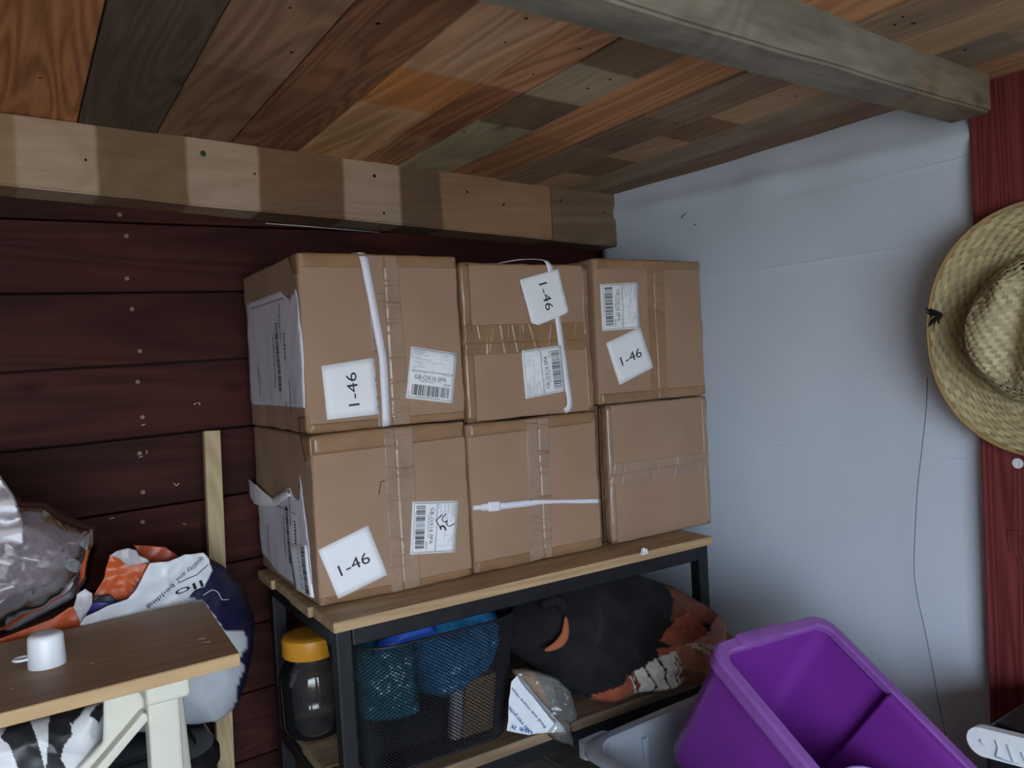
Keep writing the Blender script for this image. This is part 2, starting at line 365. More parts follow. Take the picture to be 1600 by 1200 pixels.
# ceiling of reclaimed pallet boards, each of its own colour
ce = empty('ceiling', (0, 0, 1.942)); tag(ce, 'low ceiling of mixed reclaimed pallet boards', 'ceiling', kind='structure')
box('roof_deck', (-1.4, -1.2, .016), (XR + .06, YB + .05, .03), DARKPLY, ce, 0, fn=lambda c: Vector((c.x, c.y, c.z - .025 * c.x)))
B = [ # x at the back beam, dark, light, bands along the board (tints), spots
 (-1.37, (.15, .085, .05), (.30, .18, .11), (), .2), (-1.25, (.12, .09, .07), (.22, .17, .13), (), .4), (-1.13, (.17, .09, .05), (.34, .2, .12), (), .3),
 (-1.0, (.15, .085, .05), (.30, .18, .11), (), .2), (-.87, (.12, .09, .07), (.22, .17, .13), (), .4), (-.74, (.17, .09, .05), (.34, .2, .12), (), .3),
 (-.61, (.12, .08, .06), (.25, .17, .12), (), .3), (-.49, (.2, .12, .07), (.36, .22, .13), (), .3), (-.36, (.12, .08, .06), (.25, .17, .12), (), .3),
 (-.23, (.15, .085, .05), (.30, .18, .11), (), .2), (-.10, (.17, .09, .05), (.34, .2, .12), (), .2),
 (.04, (.21, .085, .036), (.44, .20, .095), (), .0),
 (.191, (.062, .047, .036), (.135, .105, .08), (), .55),
 (.315, (.15, .090, .058), (.28, .175, .115), ((1.15, 1.6, (.8, .78, .75)),), .0),
 (.445, (.14, .062, .034), (.27, .135, .076), ((1.18, 1.6, (.85, .8, .8)),), .2),
 (.572, (.30, .17, .085), (.50, .31, .175), ((.70, 1.02, (1.0, 1.05, 1.25)), (1.02, 1.18, (1.0, .72, .5))), .25),
 (.708, (.23, .105, .055), (.46, .25, .14), ((1.02, 1.30, (.62, .52, .48)), (1.30, 1.6, (.75, .75, .75))), .25),
 (.792, (.24, .20, .14), (.36, .30, .215), ((.60, .88, (.52, .43, .36)), (1.02, 1.17, (.45, .37, .32)), (1.17, 1.4, (.85, .9, .85))), .8),
 (.914, (.27, .125, .06), (.45, .235, .125), ((1.2, 1.6, (.8, .8, .8)),), .15),
 (1.043, (.13, .085, .058), (.24, .165, .115), ((1.0, 1.2, (.75, .75, .75)),), .3),
 (1.150, (.24, .155, .09), (.37, .25, .155), ((.95, 1.08, (.5, .43, .37)), (1.24, 1.38, (.5, .45, .4))), .7),
 (1.245, (.155, .115, .08), (.27, .21, .15), ((.5, .65, (.7, .72, .8)),), .3),
 (1.345, (.12, .075, .05), (.23, .15, .10), ((.3, .62, (1.5, 1.35, 1.2)),), .3), (1.46, None, None, None, None)]
ceil_boards = []
SK = .05
for k in range(len(B) - 1):
    x0, dk, lt, bands, sp = B[k]; x1 = B[k + 1][0]
    mt = wood('ceiling_board_wood_%s' % 'abcdefghijklmnopqrstuvwxyz'[k], dk, lt, 1, rough=.75, across=24, along=1.6, ring=11 + (k * 7) % 9, bands=bands, spots=sp, stain=.28, ringw=.42 if k in (11, 13, 14, 15, 16, 18) else .22)
    dz = rnd.uniform(-.0025, .0025); yaw = rnd.uniform(-.002, .002)
    f = lambda c, dz=dz: Vector((c.x - SK * (1.47 - c.y), c.y, c.z + dz - .025 * (c.x - SK * (1.47 - c.y))))
    bb = box_bm((x0 + .0012, -1.2, 0), (x1 - .0012, YB + .03, .016), 0)
    bmesh.ops.bevel(bb, geom=list(bb.edges), offset=.0018, segments=1, affect='EDGES')
    for v in bb.verts: v.co = f(v.co)
    ceil_boards.append(from_bm('plank', bb, mt, ce))
def board_at(p):
    xb = p.x + SK * (1.47 - p.y); return ceil_boards[max(i for i in range(len(B) - 1) if B[i][0] <= xb)]
def on_ceil(x, y):
    d = ray(x, y); t = (1.942 - CAM.z) / (d.z + .025 * d.x); return CAM + d * t
def nail_hole(parent, p, n, r, mat_=HOLE, org=Vector((0, 0, 0))):
    """a small dark punched hole: rim and sunken floor"""
    n = Vector(n).normalized(); s = n.cross(Vector((.31, .2, .9))).normalized(); t = n.cross(s); p = Vector(p) - org
    V = []; Fc = []
    r *= .62
    for rr, h in ((r * 1.15, .0004), (r * .9, .0007), (r * .5, .0003)):
        for k in range(8):
            a = k * math.pi / 4; V.append(p + n * h + s * math.cos(a) * rr + t * math.sin(a) * rr * (1.1 + .3 * math.sin(k * 2.1)))
    for j in range(2):
        for k in range(8): Fc.append((j * 8 + k, j * 8 + (k + 1) % 8, (j + 1) * 8 + (k + 1) % 8, (j + 1) * 8 + k))
    Fc.append(tuple(16 + k for k in range(8)))
    return obj('nail_hole', V, Fc, mat_, parent)
CO = Vector((0, 0, 1.942))
for (x, y, r) in ((822, 25, .0035), (789, 62, .003), (905, 72, .003), (833, 113, .003), (953, 121, .0035), (918, 135, .0035), (590, 33, .005), (1220, 146, .003), (1243, 147, .003), (1057, 189, .003), (1070, 187, .003), (1052, 213, .003), (725, 203, .004), (690, 196, .003), (1410, 22, .003), (1398, 35, .003), (1427, 33, .004), (1508, 75, .004), (453, 8, .003), (1085, 214, .003), (455, 78, .004), (62, 118, .0035)):
    p = on_ceil(x, y) - Vector((0, 0, .0028)); nail_hole(board_at(p), p, (0, 0, -1), r, HOLE, CO)

# beams and post
PALE, DARKB = (1.0, 1.0, 1.0), (.50, .42, .34)
BEAM = wood('pallet_beam_wood', (.36, .25, .165), (.50, .365, .255), 0, across=16, along=2, ring=9, stain=.18, ringw=.18, spots=.35,
            bands=((-.6, -.35, DARKB), (-.15, .10, (.72, .62, .5)), (.231 - .012, .377 - .012, DARKB), (.506 - .012, .680 - .012, (.46, .36, .28)), (.807 - .012, .910 - .012, (.38, .31, .26)), (.910 - .012, 1.22, (.78, .63, .52))))
def bz(x, lo_): return (1.8246 - .0351 * x) if lo_ else (1.9415 - .0187 * x)
f = lambda c: Vector((c.x, c.y, bz(c.x, c.z < .5)))
def beam_x(name, x0, x1, y0, y1, mt):
    b = box_bm((x0, y0, 0), (x1, y1, 1), 0)
    bmesh.ops.subdivide_edges(b, edges=[e for e in b.edges if abs((e.verts[0].co - e.verts[1].co).x) > .2], cuts=24)
    for v in b.verts:
        z = bz(v.co.x, v.co.z < .5) + (.0028 * mn.noise(Vector((v.co.x * 7, 1, v.co.y * 20))) if v.co.z < .5 else 0); v.co.z = z
        v.co.y += .0015 * mn.noise(Vector((v.co.x * 9, 5, z)))
    bmesh.ops.bevel(b, geom=[e for e in b.edges if e.calc_face_angle(0) > 1], offset=.003, segments=2, affect='EDGES')
    return from_bm(name, b, mt, None)
t1 = beam_x('trim_1', -1.36, 1.2, 1.51, YB - .004, BEAM); tag(t1, 'long pale and dark banded timber beam along the top of the red wall', 'beam', kind='structure')
BEAM2 = wood('beam_end_wood', (.15, .095, .055), (.24, .165, .10), 0, across=18, along=1.5, ring=12, stain=.3, ringw=.3, spots=.25)
t2 = beam_x('trim_2', 1.2015, XR - .004, 1.513, YB - .004, BEAM2); tag(t2, 'short brown timber block at the corner end of the banded beam', 'beam', kind='structure')
for (x, y, r) in ((134, 250, .003), (398, 272, .003), (585, 275, .005), (600, 333, .004), (730, 300, .004), (787, 320, .004)):
    nail_hole(t1, on_y(x, y, 1.5095), (0, -1, 0), r)
for (x, y, r) in ((876, 313, .004), (944, 332, .003)): nail_hole(t2, on_y(x, y, 1.512), (0, -1, 0), r)
screw_head(t1, on_y(317, 240, 1.509), (0, -1, 0), .0055, mat('green_screw', (.08, .09, .06), .4, metal=.7))
GREY = wood('weathered_grey_beam', (.15, .133, .103), (.31, .28, .23), 0, across=15, along=5, ring=7, stain=.55, stain_col=(.40, .42, .39), ringw=.15, spots=.9, rough=.85, bump=.5,
            bands=((1.15, 1.5, (1.05, .93, .78)),))
b = box_bm((-1.36, .592, 1.853), (1.375, .657, 1.93), 0)
bmesh.ops.subdivide_edges(b, edges=[e for e in b.edges if abs((e.verts[0].co - e.verts[1].co).x) > .2], cuts=60)
for v in b.verts:
    v.co.z += .003 * mn.noise(Vector((v.co.x * 6, v.co.y * 30, 2))) - .004 * (v.co.x - .9) * (v.co.z < 1.9); v.co.y += .003 * mn.noise(Vector((v.co.x * 5, v.co.z * 30, 7)))
bmesh.ops.bevel(b, geom=[e for e in b.edges if e.calc_face_angle(0) > 1], offset=.004, segments=2, affect='EDGES')
t3 = from_bm('trim_3', b, GREY); tag(t3, 'weathered grey green timber beam crossing under the ceiling boards', 'beam', kind='structure')
t4 = box('trim_4', (1.396, .50, FLOOR), (1.412, .636, 1.935), POST, None, .003); tag(t4, 'red stained upright post on the membrane wall behind the straw hat', 'post', kind='structure')
WH = mat('white_enamel', (.75, .78, .8), .4)
p = on_x(1590, 724, 1.395)
screw_head(t4, p, (-1, 0, 0), .0085, WH)
STAMP = mat('faded_stamp_ink', (.085, .02, .022), .8)
def stroke(a, b, r=.0008):
    a = on_x(*a, 1.3957); b = on_x(*b, 1.3957); d = (b - a).normalized() * .0; tube('stamp_line', [a, (a + b) / 2, b], r, STAMP, t4, 4)
for a, b in (((1573, 828), (1600, 829)), ((1573, 828), (1577, 862)), ((1590, 832), (1592, 862)), ((1596, 836), (1597, 862)), ((1588, 868), (1591, 885)), ((1595, 866), (1597, 890))): stroke(a, b, .0007)
# ================================================================== bench and cartons
TH = -.055
OB = Vector((.449, 1.209, 1.118))          # front lower left corner of the stack, on the bench top
UX = Vector((math.cos(TH), math.sin(TH), 0)); NY = Vector((-math.sin(TH), math.cos(TH), 0))
def W(u, n, z): return OB + UX * u + NY * n + Vector((0, 0, z))

BLACK = mat('black_painted_steel', (.011, .0115, .014), .42, spec=.35, bump=.25, bscale=40, var=.25, vscale=30)
SLAT = wood('bench_slat_wood', (.33, .21, .11), (.48, .33, .185), 0, rough=.6, across=22, along=1.5, ring=12, stain=.22, ringw=.3)
SLATLOW = wood('lower_slat_wood', (.20, .135, .08), (.33, .23, .14), 0, rough=.7, across=22, along=1.5, ring=12, stain=.4, ringw=.3, spots=.3)
bench = empty('storage_bench', W(0, 0, FLOOR - 1.118), (0, 0, TH))
tag(bench, 'low two-tier storage bench with wooden slats on a black steel frame', 'bench')
H = 1.118 - FLOOR
ends = (-.006, -.013, -.010, -.016); n0 = -.083; pitch = (.103, .104, .104, .102)
for k in range(4):
    n1 = n0 + pitch[k]
    box('slat', (ends[k], n0 + .0015, H - .017), (.792 + .003 * (k % 2), n1 - .0015, H), SLAT, bench, .002); n0 = n1
DK = .842 - FLOOR
n0 = -.083
for k in range(3):
    box('lower_slat', (-.004 + .004 * k, n0 + .002, DK - .019), (.788, n0 + .115, DK), SLATLOW, bench, .002); n0 += .122
LG = .026
for (u, n) in ((-.002, -.076), (.757, -.076), (-.002, .285), (.757, .285)):
    box('leg', (u, n, 0), (u + LG, n + LG, H - .0175), BLACK, bench, .003)
for z, nm in ((H - .0175, 'rail'), (DK - .0195, 'lower_rail')):
    for n in (-.0765, .2845): box(nm, (-.002 + LG, n, z - .027), (.757, n + LG, z), BLACK, bench, .003)
    for u in (-.0025, .7565): box(nm, (u, -.076 + LG, z - .027), (u + LG, .285, z), BLACK, bench, .003)

CARD = mat('brown_cardboard', (.325, .207, .138), .85, spec=.2, bump=.10, bscale=14, var=.07, vscale=9)
TAPE = mat('brown_packing_tape', (.26, .15, .078), .28, spec=.5, bump=.10, bscale=90, var=.18, vscale=14)
TAPE2 = mat('hazy_packing_tape', (.305, .205, .142), .24, spec=.55, bump=.12, bscale=90, var=.12, vscale=20)
SEAM = mat('flap_gap', (.10, .06, .035), .9, spec=.1)
PAPER = mat('white_label_paper', (.80, .81, .84), .5, spec=.3)
PAPER2 = mat('lilac_tinted_paper', (.66, .64, .72), .45, spec=.35, bump=.3, bscale=35)
INK = mat('black_print', (.025, .025, .03), .6)
INKG = mat('grey_fine_print', (.34, .36, .42), .7)
STRAP = mat('white_strapping', (.74, .72, .80), .4, spec=.4)
class Carton:
    def __init__(s, label, u0, u1, z0, z1, depth=.352, n=0, seed=1, yaw=0):
        s.w, s.d, s.h = u1 - u0, depth, z1 - z0; s.u0, s.z0 = u0, z0; s.r = .006; s.seed = seed
        s.root = empty('cardboard_carton', W((u0 + u1) / 2, n + depth / 2, z0), (0, 0, TH + yaw))
        tag(s.root, label, 'carton', 'stacked shipping cartons')
    def put(s, p, off=0, dent=True):
        """a point of the sharp box -> the rounded, slightly bulging carton surface"""
        hw, hd, hh = s.w / 2, s.d / 2, s.h / 2; q = Vector((p[0], p[1], p[2] - hh)); r = s.r
        c = Vector((max(-hw + r, min(hw - r, q.x)), max(-hd + r, min(hd - r, q.y)), max(-hh + r, min(hh - r, q.z))))
        d = q - c; n = d.normalized() if d.length > 1e-9 else Vector((0, -1, 0))
        e = min(hw - abs(c.x), hw) / hw * min(hh - abs(c.z), hh) / hh if abs(n.y) > .5 else min(hd - abs(c.y), hd) / hd * min(hh - abs(c.z), hh) / hh
        b = .0022 * mn.noise(Vector((q.x * 9 + s.seed * 4.3, q.y * 9, q.z * 9))) + .0012 * mn.noise(Vector((q.x * 25, q.y * 25 + s.seed, q.z * 25)))
        g = sorted((hw - abs(q.x), hd - abs(q.y), hh - abs(q.z)))[1]       # distance to the nearest edge
        b += math.exp(-g / .010) * (.0020 * mn.noise(Vector((q.x * 38 + s.seed * 2.7, q.y * 38, q.z * 38))) - .0004)
        if abs(n.z) > .7: b = min(b, 0) - .0004
        out = c + n * (r + b + off); out.z += hh
        return out, n
    def front(s, a, b, off=0):
        """(a, b) = along the front and up; beyond an edge it wraps round it"""
        x, y, z = a, -s.d / 2, b
        if b > s.h: y += b - s.h; z = s.h
        elif b < 0: y += -b; z = 0
        if a < -s.w / 2: y += -s.w / 2 - a; x = -s.w / 2
        elif a > s.w / 2: y += a - s.w / 2; x = s.w / 2
        return s.put((x, y, z), off)[0]
    def left(s, c, b, off=0):
        """(c, b) = back from the front edge along the left side, and up"""
        y, x, z = -s.d / 2 + c, -s.w / 2, b
        if c < 0: x += -c; y = -s.d / 2
        if b > s.h: x += b - s.h; z = s.h
        elif b < 0: x += -b; z = 0
        if c > s.d: x += c - s.d; y = s.d / 2
        return s.put((x, y, z), off)[0]
    def body(s, seam, pos):
        hw, hd, h = s.w / 2, s.d / 2, s.h
        def axis(lo, hi, extra=()):
            v = [lo, lo + .002, lo + .004, lo + .006] + [lo + .006 + (hi - lo - .012) * k / 36 for k in range(1, 36)] + [hi - .006, hi - .004, hi - .002, hi]
            v = [x for x in v if all(abs(x - e) > .004 for e in extra)]
            for e in extra: v += [e - .0022, e - .0008, e + .0008, e + .0022]
            return sorted(v)
        xs = axis(-hw, hw, (pos - s.u0 - hw,) if seam == 'v' else ()); ys = axis(-hd, hd); zs = axis(0, h, (pos - s.z0,) if seam == 'h' else ())
        idx = {}; V = []; Fc = []
        def vt(i, j, k):
            if (i, j, k) not in idx:
                p, n = s.put((xs[i], ys[j], zs[k]))
                if j == 0:
                    e = (xs[i] - (pos - s.u0 - hw)) if seam == 'v' else (zs[k] - (pos - s.z0))
                    if abs(e) < .0012: p.y += .0022
                idx[i, j, k] = len(V); V.append(p)
            return idx[i, j, k]
        I, J, K = len(xs) - 1, len(ys) - 1, len(zs) - 1
        for i in range(I):
            for k in range(K):
                Fc.append((vt(i, 0, k), vt(i + 1, 0, k), vt(i + 1, 0, k + 1), vt(i, 0, k + 1))); Fc.append((vt(i, J, k), vt(i, J, k + 1), vt(i + 1, J, k + 1), vt(i + 1, J, k)))
            for j in range(J):
                Fc.append((vt(i, j, 0), vt(i, j + 1, 0), vt(i + 1, j + 1, 0), vt(i + 1, j, 0))); Fc.append((vt(i, j, K), vt(i + 1, j, K), vt(i + 1, j + 1, K), vt(i, j + 1, K)))
        for j in range(J):
            for k in range(K):
                Fc.append((vt(0, j, k), vt(0, j, k + 1), vt(0, j + 1, k + 1), vt(0, j + 1, k))); Fc.append((vt(I, j, k), vt(I, j + 1, k), vt(I, j + 1, k + 1), vt(I, j, k + 1)))
        s.seam, s.spos = seam, pos
        o = obj('box_body', V, Fc, CARD, s.root, True); return o
    def patch(s, name, quad, m, face='front', off=.0007, nu=6, nv=6, ridges=0, ridge_dir='v', wav=0, parent=None, seed=0, hw=.5, amp=.0021):
        """a thin strip stuck on the carton; quad = four corners TL TR BR BL as (along, up) of the whole front or of the left side"""
        S = s.front if face == 'front' else s.left
        L = (lambda a, b: (a - s.u0 - s.w / 2, b - s.z0)) if face == 'front' else (lambda a, b: (a, b - s.z0))
        rnd = random.Random(s.seed * 31 + seed); rr = [(rnd.random(), rnd.uniform(.3, 1), rnd.choice((0, 1, 2)), rnd.uniform(-.06, .06)) for _ in range(ridges)]
        V = []; Fc = []
        for j in range(nv + 1):
            t = j / nv
            for i in range(nu + 1):
                q = i / nu
                a = (quad[0][0] * (1 - q) + quad[1][0] * q) * (1 - t) + (quad[3][0] * (1 - q) + quad[2][0] * q) * t
                b = (quad[0][1] * (1 - q) + quad[1][1] * q) * (1 - t) + (quad[3][1] * (1 - q) + quad[2][1] * q) * t
                o = off; x, y = (t, q) if ridge_dir == 'v' else (q, t)
                for pos, hgt, side, sl in rr:
                    e = (x - pos - sl * (y - .5)) / .0048
                    if abs(e) < 2.5 and (side == 2 or (y < .5) == (side == 0)): o += amp * hgt * math.exp(-e * e)
                if wav: o += wav * mn.noise(Vector((a * 60, b * 60, seed)))
                o = max(o, .0003)
                if face == 'front' and name == 'tape': o -= .0020 * math.exp(-(((a if s.seam == 'v' else b) - s.spos) / .0013) ** 2)
                V.append(S(*L(a, b), o))
        n = (nu + 1) * (nv + 1)
        for j in range(nv):
            for i in range(nu):
                a = j * (nu + 1) + i; Fc.append((a, a + nu + 1, a + nu + 2, a + 1))
        ring = [i for i in range(nu + 1)] + [(j + 1) * (nu + 1) - 1 for j in range(1, nv + 1)] + [nv * (nu + 1) + i for i in range(nu - 1, -1, -1)] + [j * (nu + 1) for j in range(nv - 1, 0, -1)]
        for kk, v in enumerate(ring):
            i, j = v % (nu + 1), v // (nu + 1); q, t = i / nu, j / nv
            a = (quad[0][0] * (1 - q) + quad[1][0] * q) * (1 - t) + (quad[3][0] * (1 - q) + quad[2][0] * q) * t
            b = (quad[0][1] * (1 - q) + quad[1][1] * q) * (1 - t) + (quad[3][1] * (1 - q) + quad[2][1] * q) * t
            V.append(S(*L(a, b), -.0004))
        m_ = len(ring)
        for k in range(m_): Fc.append((ring[k], ring[(k + 1) % m_], n + (k + 1) % m_, n + k))
        return obj(name, V, Fc, m, parent or s.root, True)
    def print_on(s, name, shapes, quad, m, parent, off=.0016, face='front'):
        """flat print; shapes = (verts in 0..1 label space, faces); quad TL TR BR BL of the label as it reads"""
        S = s.front if face == 'front' else s.left
        V = []; Fc = []
        for vs, fs in shapes:
            b0 = len(V)
            for (x, y) in vs:
                t = 1 - y
                a = (quad[0][0] * (1 - x) + quad[1][0] * x) * (1 - t) + (quad[3][0] * (1 - x) + quad[2][0] * x) * t
                b = (quad[0][1] * (1 - x) + quad[1][1] * x) * (1 - t) + (quad[3][1] * (1 - x) + quad[2][1] * x) * t
                V.append(S(a - s.u0 - s.w / 2, b - s.z0, off) if face == 'front' else S(a, b - s.z0, off))
            Fc += [tuple(i + b0 for i in f) for f in fs]
        return tag(obj(name, V, Fc, m, parent), kind='stuff')
def rect(x0, y0, x1, y1): return ([(x0, y0), (x1, y0), (x1, y1), (x0, y1)], [(0, 1, 2, 3)])
def txt(s, cx, cy, w, h):
    v, f = text2d(s); return ([(cx + a * w, cy + b * h) for a, b in v], f)
def number_label(c, quad, seed, off=.0009):
    p = c.patch('number_label', quad, PAPER, off=off, seed=seed, nu=8, nv=8)
    c.print_on('number_print', [txt('1-46', .5, .47, .60, .21)], quad, INK, p, off + .0006)
def shipping_label(c, quad, seed):
    p = c.patch('shipping_label', quad, PAPER, off=.0032, seed=seed, nu=8, nv=8); rnd = random.Random(seed)
    dark = [txt('GB-OX16 0PA', .47, .435, .70, .085), txt('0029', .84, .335, .14, .042)]
    x = .08
    bars = []
    while x < .90:
        wd = rnd.choice((.006, .006, .01, .014, .022)); bars.append(rect(x, .08, x + wd, .285)); x += wd + rnd.choice((.006, .008, .012, .02))
    lines = [rect(.03, .545, .97, .555), rect(.03, .035, .97, .042), rect(.03, .03, .036, .97), rect(.964, .03, .97, .97), rect(.03, .963, .97, .97)]
    c.print_on('address_print', dark + lines, quad, INK, p, .0037); c.print_on('barcode', bars, quad, INK, p, .0037)
    fine = [rect(.05, .735, .80, .741), rect(.50, .56, .505, .735), rect(.66, .74, .665, .96), rect(.86, .56, .865, .96)]
    for y, x0, x1 in ((.93, .06, .3), (.905, .06, .36), (.88, .06, .28), (.855, .08, .4), (.80, .06, .22), (.775, .06, .45), (.70, .07, .25), (.66, .2, .30), (.62, .07, .33), (.585, .06, .14), (.515, .06, .36), (.515, .72, .93), (.365, .2, .70), (.345, .25, .55), (.055, .2, .7), (.90, .70, .82), (.86, .70, .80), (.82, .74, .83)):
        xx = x0
        while xx < x1:
            wd = rnd.uniform(.02, .06); fine.append(rect(xx, y, min(xx + wd, x1), y + .014)); xx += wd + .014
    c.print_on('fine_print', fine, quad, INKG, p, .0036)
    return p
def edge_tapes(c, m, top=.026, bot=.02, left=.0, right=.0, seed=0, lr=0):
    u0, u1, z0, z1 = c.u0, c.u0 + c.w, c.z0, c.z0 + c.h
    if top: c.patch('tape', [(u0 + .002, z1 + .03), (u1 - .002, z1 + .03), (u1 - .002, z1 - top), (u0 + .002, z1 - top * 1.1)], m, off=.0006, nu=30, nv=10, wav=.0004, seed=seed)
    if bot: c.patch('tape', [(u0 + .002, z0 + bot), (u1 - .002, z0 + bot * .95), (u1 - .002, z0 - .02), (u0 + .002, z0 - .02)], m, off=.0006, nu=30, nv=10, wav=.0004, seed=seed + 1)
    if left: c.patch('tape', [(u0 - .02, z1 - .003), (u0 + left, z1 - .003), (u0 + left, z0 + .003), (u0 - .02, z0 + .003)], m, off=.0009, nu=10, nv=30, wav=.0006, seed=seed + 2, ridges=lr)
    if right: c.patch('tape', [(u1 - right, z1 - .003), (u1 + .02, z1 - .003), (u1 + .02, z0 + .003), (u1 - right, z0 + .003)], m, off=.0009, nu=10, nv=30, wav=.0006, seed=seed + 3, ridges=lr)
def ccw(q): return [q[3], q[0], q[1], q[2]]      # reads upwards
def cw(q): return [q[1], q[2], q[3], q[0]]       # reads downwards
def ribbon(c, pts, wd, name='strap', off=.0016, face='front', th=.0008, m=STRAP, lift=None):
    """strapping laid along (along, up) points of the front, wrapping over the edges"""
    S = c.front; V = []; Fc = []; n = len(pts)
    for i, (a, b) in enumerate(pts):
        a0, b0 = pts[max(i - 1, 0)]; a1, b1 = pts[min(i + 1, n - 1)]; L = math.hypot(a1 - a0, b1 - b0) or 1; tx, ty = (a1 - a0) / L, (b1 - b0) / L
        w_ = wd[i] if isinstance(wd, (list, tuple)) else wd
        for sgn in (-.5, .5):
            for o in (0, th):
                p = S(a - ty * w_ * sgn - c.u0 - c.w / 2, b + tx * w_ * sgn - c.z0, off + o)
                if lift: p = p + Vector(lift[i])
                V.append(p)
    for i in range(n - 1):
        k = i * 4; m_ = k + 4
        Fc += [(k + 1, k + 3, m_ + 3, m_ + 1), (k, m_, m_ + 2, k + 2), (k, k + 1, m_ + 1, m_), (k + 2, m_ + 2, m_ + 3, k + 3)]
    Fc += [(0, 2, 3, 1), (4 * n - 4, 4 * n - 3, 4 * n - 1, 4 * n - 2)]
    return obj(name, V, Fc, m, c.root, True)
def lin(a, b, n): return [(a[0] + (b[0] - a[0]) * k / n, a[1] + (b[1] - a[1]) * k / n) for k in range(n + 1)]

# top row ------------------------------------------------------------
c = Carton('strapped cardboard carton with large lilac paper on its side, top left of the stack', -.002, .283, .2795, .5685, .355, 0, 1)
c.body('v', .144); edge_tapes(c, TAPE, .022, .016, seed=10)
c.patch('tape', [(.112, .567), (.168, .567), (.176, .281), (.118, .281)], TAPE2, off=.0008, nu=36, nv=230, ridges=22, seed=3)
c.patch('tape', [(-.045, .567), (.002, .567), (.002, .535), (-.028, .535)], TAPE, seed=4, off=.0007)
c.patch('tape', [(-.042, .306), (.002, .310), (.002, .281), (-.04, .281)], TAPE, seed=5, off=.0007)
number_label(c, ccw([(.0267, .387), (.1153, .3963), (.1196, .3025), (.0307, .3005)]), 1)
shipping_label(c, [(.1847, .4128), (.2698, .3973), (.2554, .3104), (.1697, .3255)], 2)
ribbon(c, [(.098, .70), (.1, .62), (.104, .58)] + lin((.1065, .5725), (.131, .4), 12) + lin((.1315, .395), (.131, .2815), 8)[0:], .0135, off=.0022)
def side_paper(c, poly, seed, name='torn_document'):
    return sheet(name, poly, lambda a, b: c.left(a, b - c.z0, .0016), .006, PAPER2, c.root, amp=.0006, cs=30, seed=seed, nrm=(-1, 0, 0), thick=.0006)
T1P = [(.336, .5156), (.102, .5165), (.075, .506), (.050, .4975), (.035, .507), (.009, .5113), (-.001, .42), (.002, .3224), (.15, .3225), (.3363, .3207), (.345, .327), (.34, .42)]
pp = side_paper(c, T1P, 1)
def side_print(c, pp, cb, blen, b0, seed, made):
    rnd = random.Random(seed); sh = []; fine = []
    y = 0
    while y < blen:
        wd = rnd.choice((.0012, .0012, .002, .003)); sh.append(([(cb, b0 - y), (cb, b0 - y - wd), (cb - .016, b0 - y - wd), (cb - .016, b0 - y)], [(0, 1, 2, 3)])); y += wd + rnd.choice((.0012, .0016, .0024))
    S = lambda vs, fs: ([(a, b) for a, b in vs], fs)
    V = []; Fc = []
    def add(shapes, name, m):
        V = []; Fc = []
        for vs, fs in shapes:
            k = len(V); V += [c.left(a, b - c.z0, .0031) for a, b in vs]; Fc += [tuple(i + k for i in f) for f in fs]
        tag(obj(name, V, Fc, m, pp), kind='stuff')
    add(sh, 'barcode', INK)
    for cc, ya, yb, hgt in ((cb + .022, b0 - .02, b0 - blen * .95, .005), (cb - .026, b0 + .03, b0 - .03, .005), (cb - .045, b0 - .02, b0 - .065, .007), (cb - .035, b0 - blen - .02, b0 - blen - .035, .004), (cb - .058, b0 - blen * .85, b0 - blen - .035, .004)):
        y = ya
        while y > yb:
            wd = rnd.uniform(.002, .004); fine.append(([(cc, y), (cc, y - wd), (cc - hgt, y - wd), (cc - hgt, y)], [(0, 1, 2, 3)])); y -= wd + .0022
    v, f = text2d('Made in China'); fine.append(([(made[0] + .5 * .016 - 0 + b * .009, made[1] + -a * .055) for a, b in v], f))
    add(fine, 'print', INK)
    lines = [([(made[0] + .03, made[2]), (made[0] + .03, made[2] - .0012), (cb - .06, made[2] - .0012), (cb - .06, made[2])], [(0, 1, 2, 3)]) for _ in (0,)]
    add(lines, 'ruled_line', INK)
side_print(c, pp, .135, .115, .465, 5, (.262, .365, .5035))
# centre top carton
c = Carton('cardboard carton with looped white strap over a tilted number label, top centre of the stack', .2895, .574, .2712, .5585, .35, .004, 2)
c.body('h', .4145); edge_tapes(c, TAPE, 0, .0, .018, .016, seed=20)
c.patch('tape', [(.292, .446), (.5735, .446), (.5735, .3925), (.292, .392)], TAPE, off=.0009, nu=230, nv=36, ridges=18, seed=3, ridge_dir='h')
c.patch('tape', [(.2935, .570), (.572, .575), (.572, .555), (.2935, .552)], TAPE, seed=7, nu=30, nv=6, wav=.0008)
ribbon(c, [(.38, .62), (.40, .595), (.425, .578), (.45, .568), (.4715, .5645), (.478, .558), (.482, .55)] + lin((.484, .545), (.5095, .32), 14) + [(.5115, .30), (.511, .288), (.5065, .2805), (.5, .277)], .0125, off=.0012,
       lift=[(0, 0, .000), (0, 0, .004), (0, 0, .008), (0, 0, .0095), (0, -.002, .008), (0, -.002, .005), (0, -.001, .002)] + [(0, 0, 0)] * 15 + [(0, -.001, 0), (0, -.002, 0), (0, -.002, 0), (0, 0, 0)])
q2 = [(.4116, .5275), (.4999, .5488), (.5202, .4656), (.437, .4415)]
p = sheet('number_label', [(.4116, .5275), (.4999, .5488), (.5202, .4656), (.508, .4615), (.4476, .4427), (.432, .4466)], lambda a, b: c.front(a - c.u0 - c.w / 2, b - c.z0, .0036), .006, PAPER, c.root, thick=.0006)
c.print_on('number_print', [txt('1-46', .5, .52, .60, .21)], cw(q2), INK, p, .0044)
shipping_label(c, ccw([(.4089, .3962), (.4981, .4036), (.503, .3151), (.4132, .3068)]), 4)
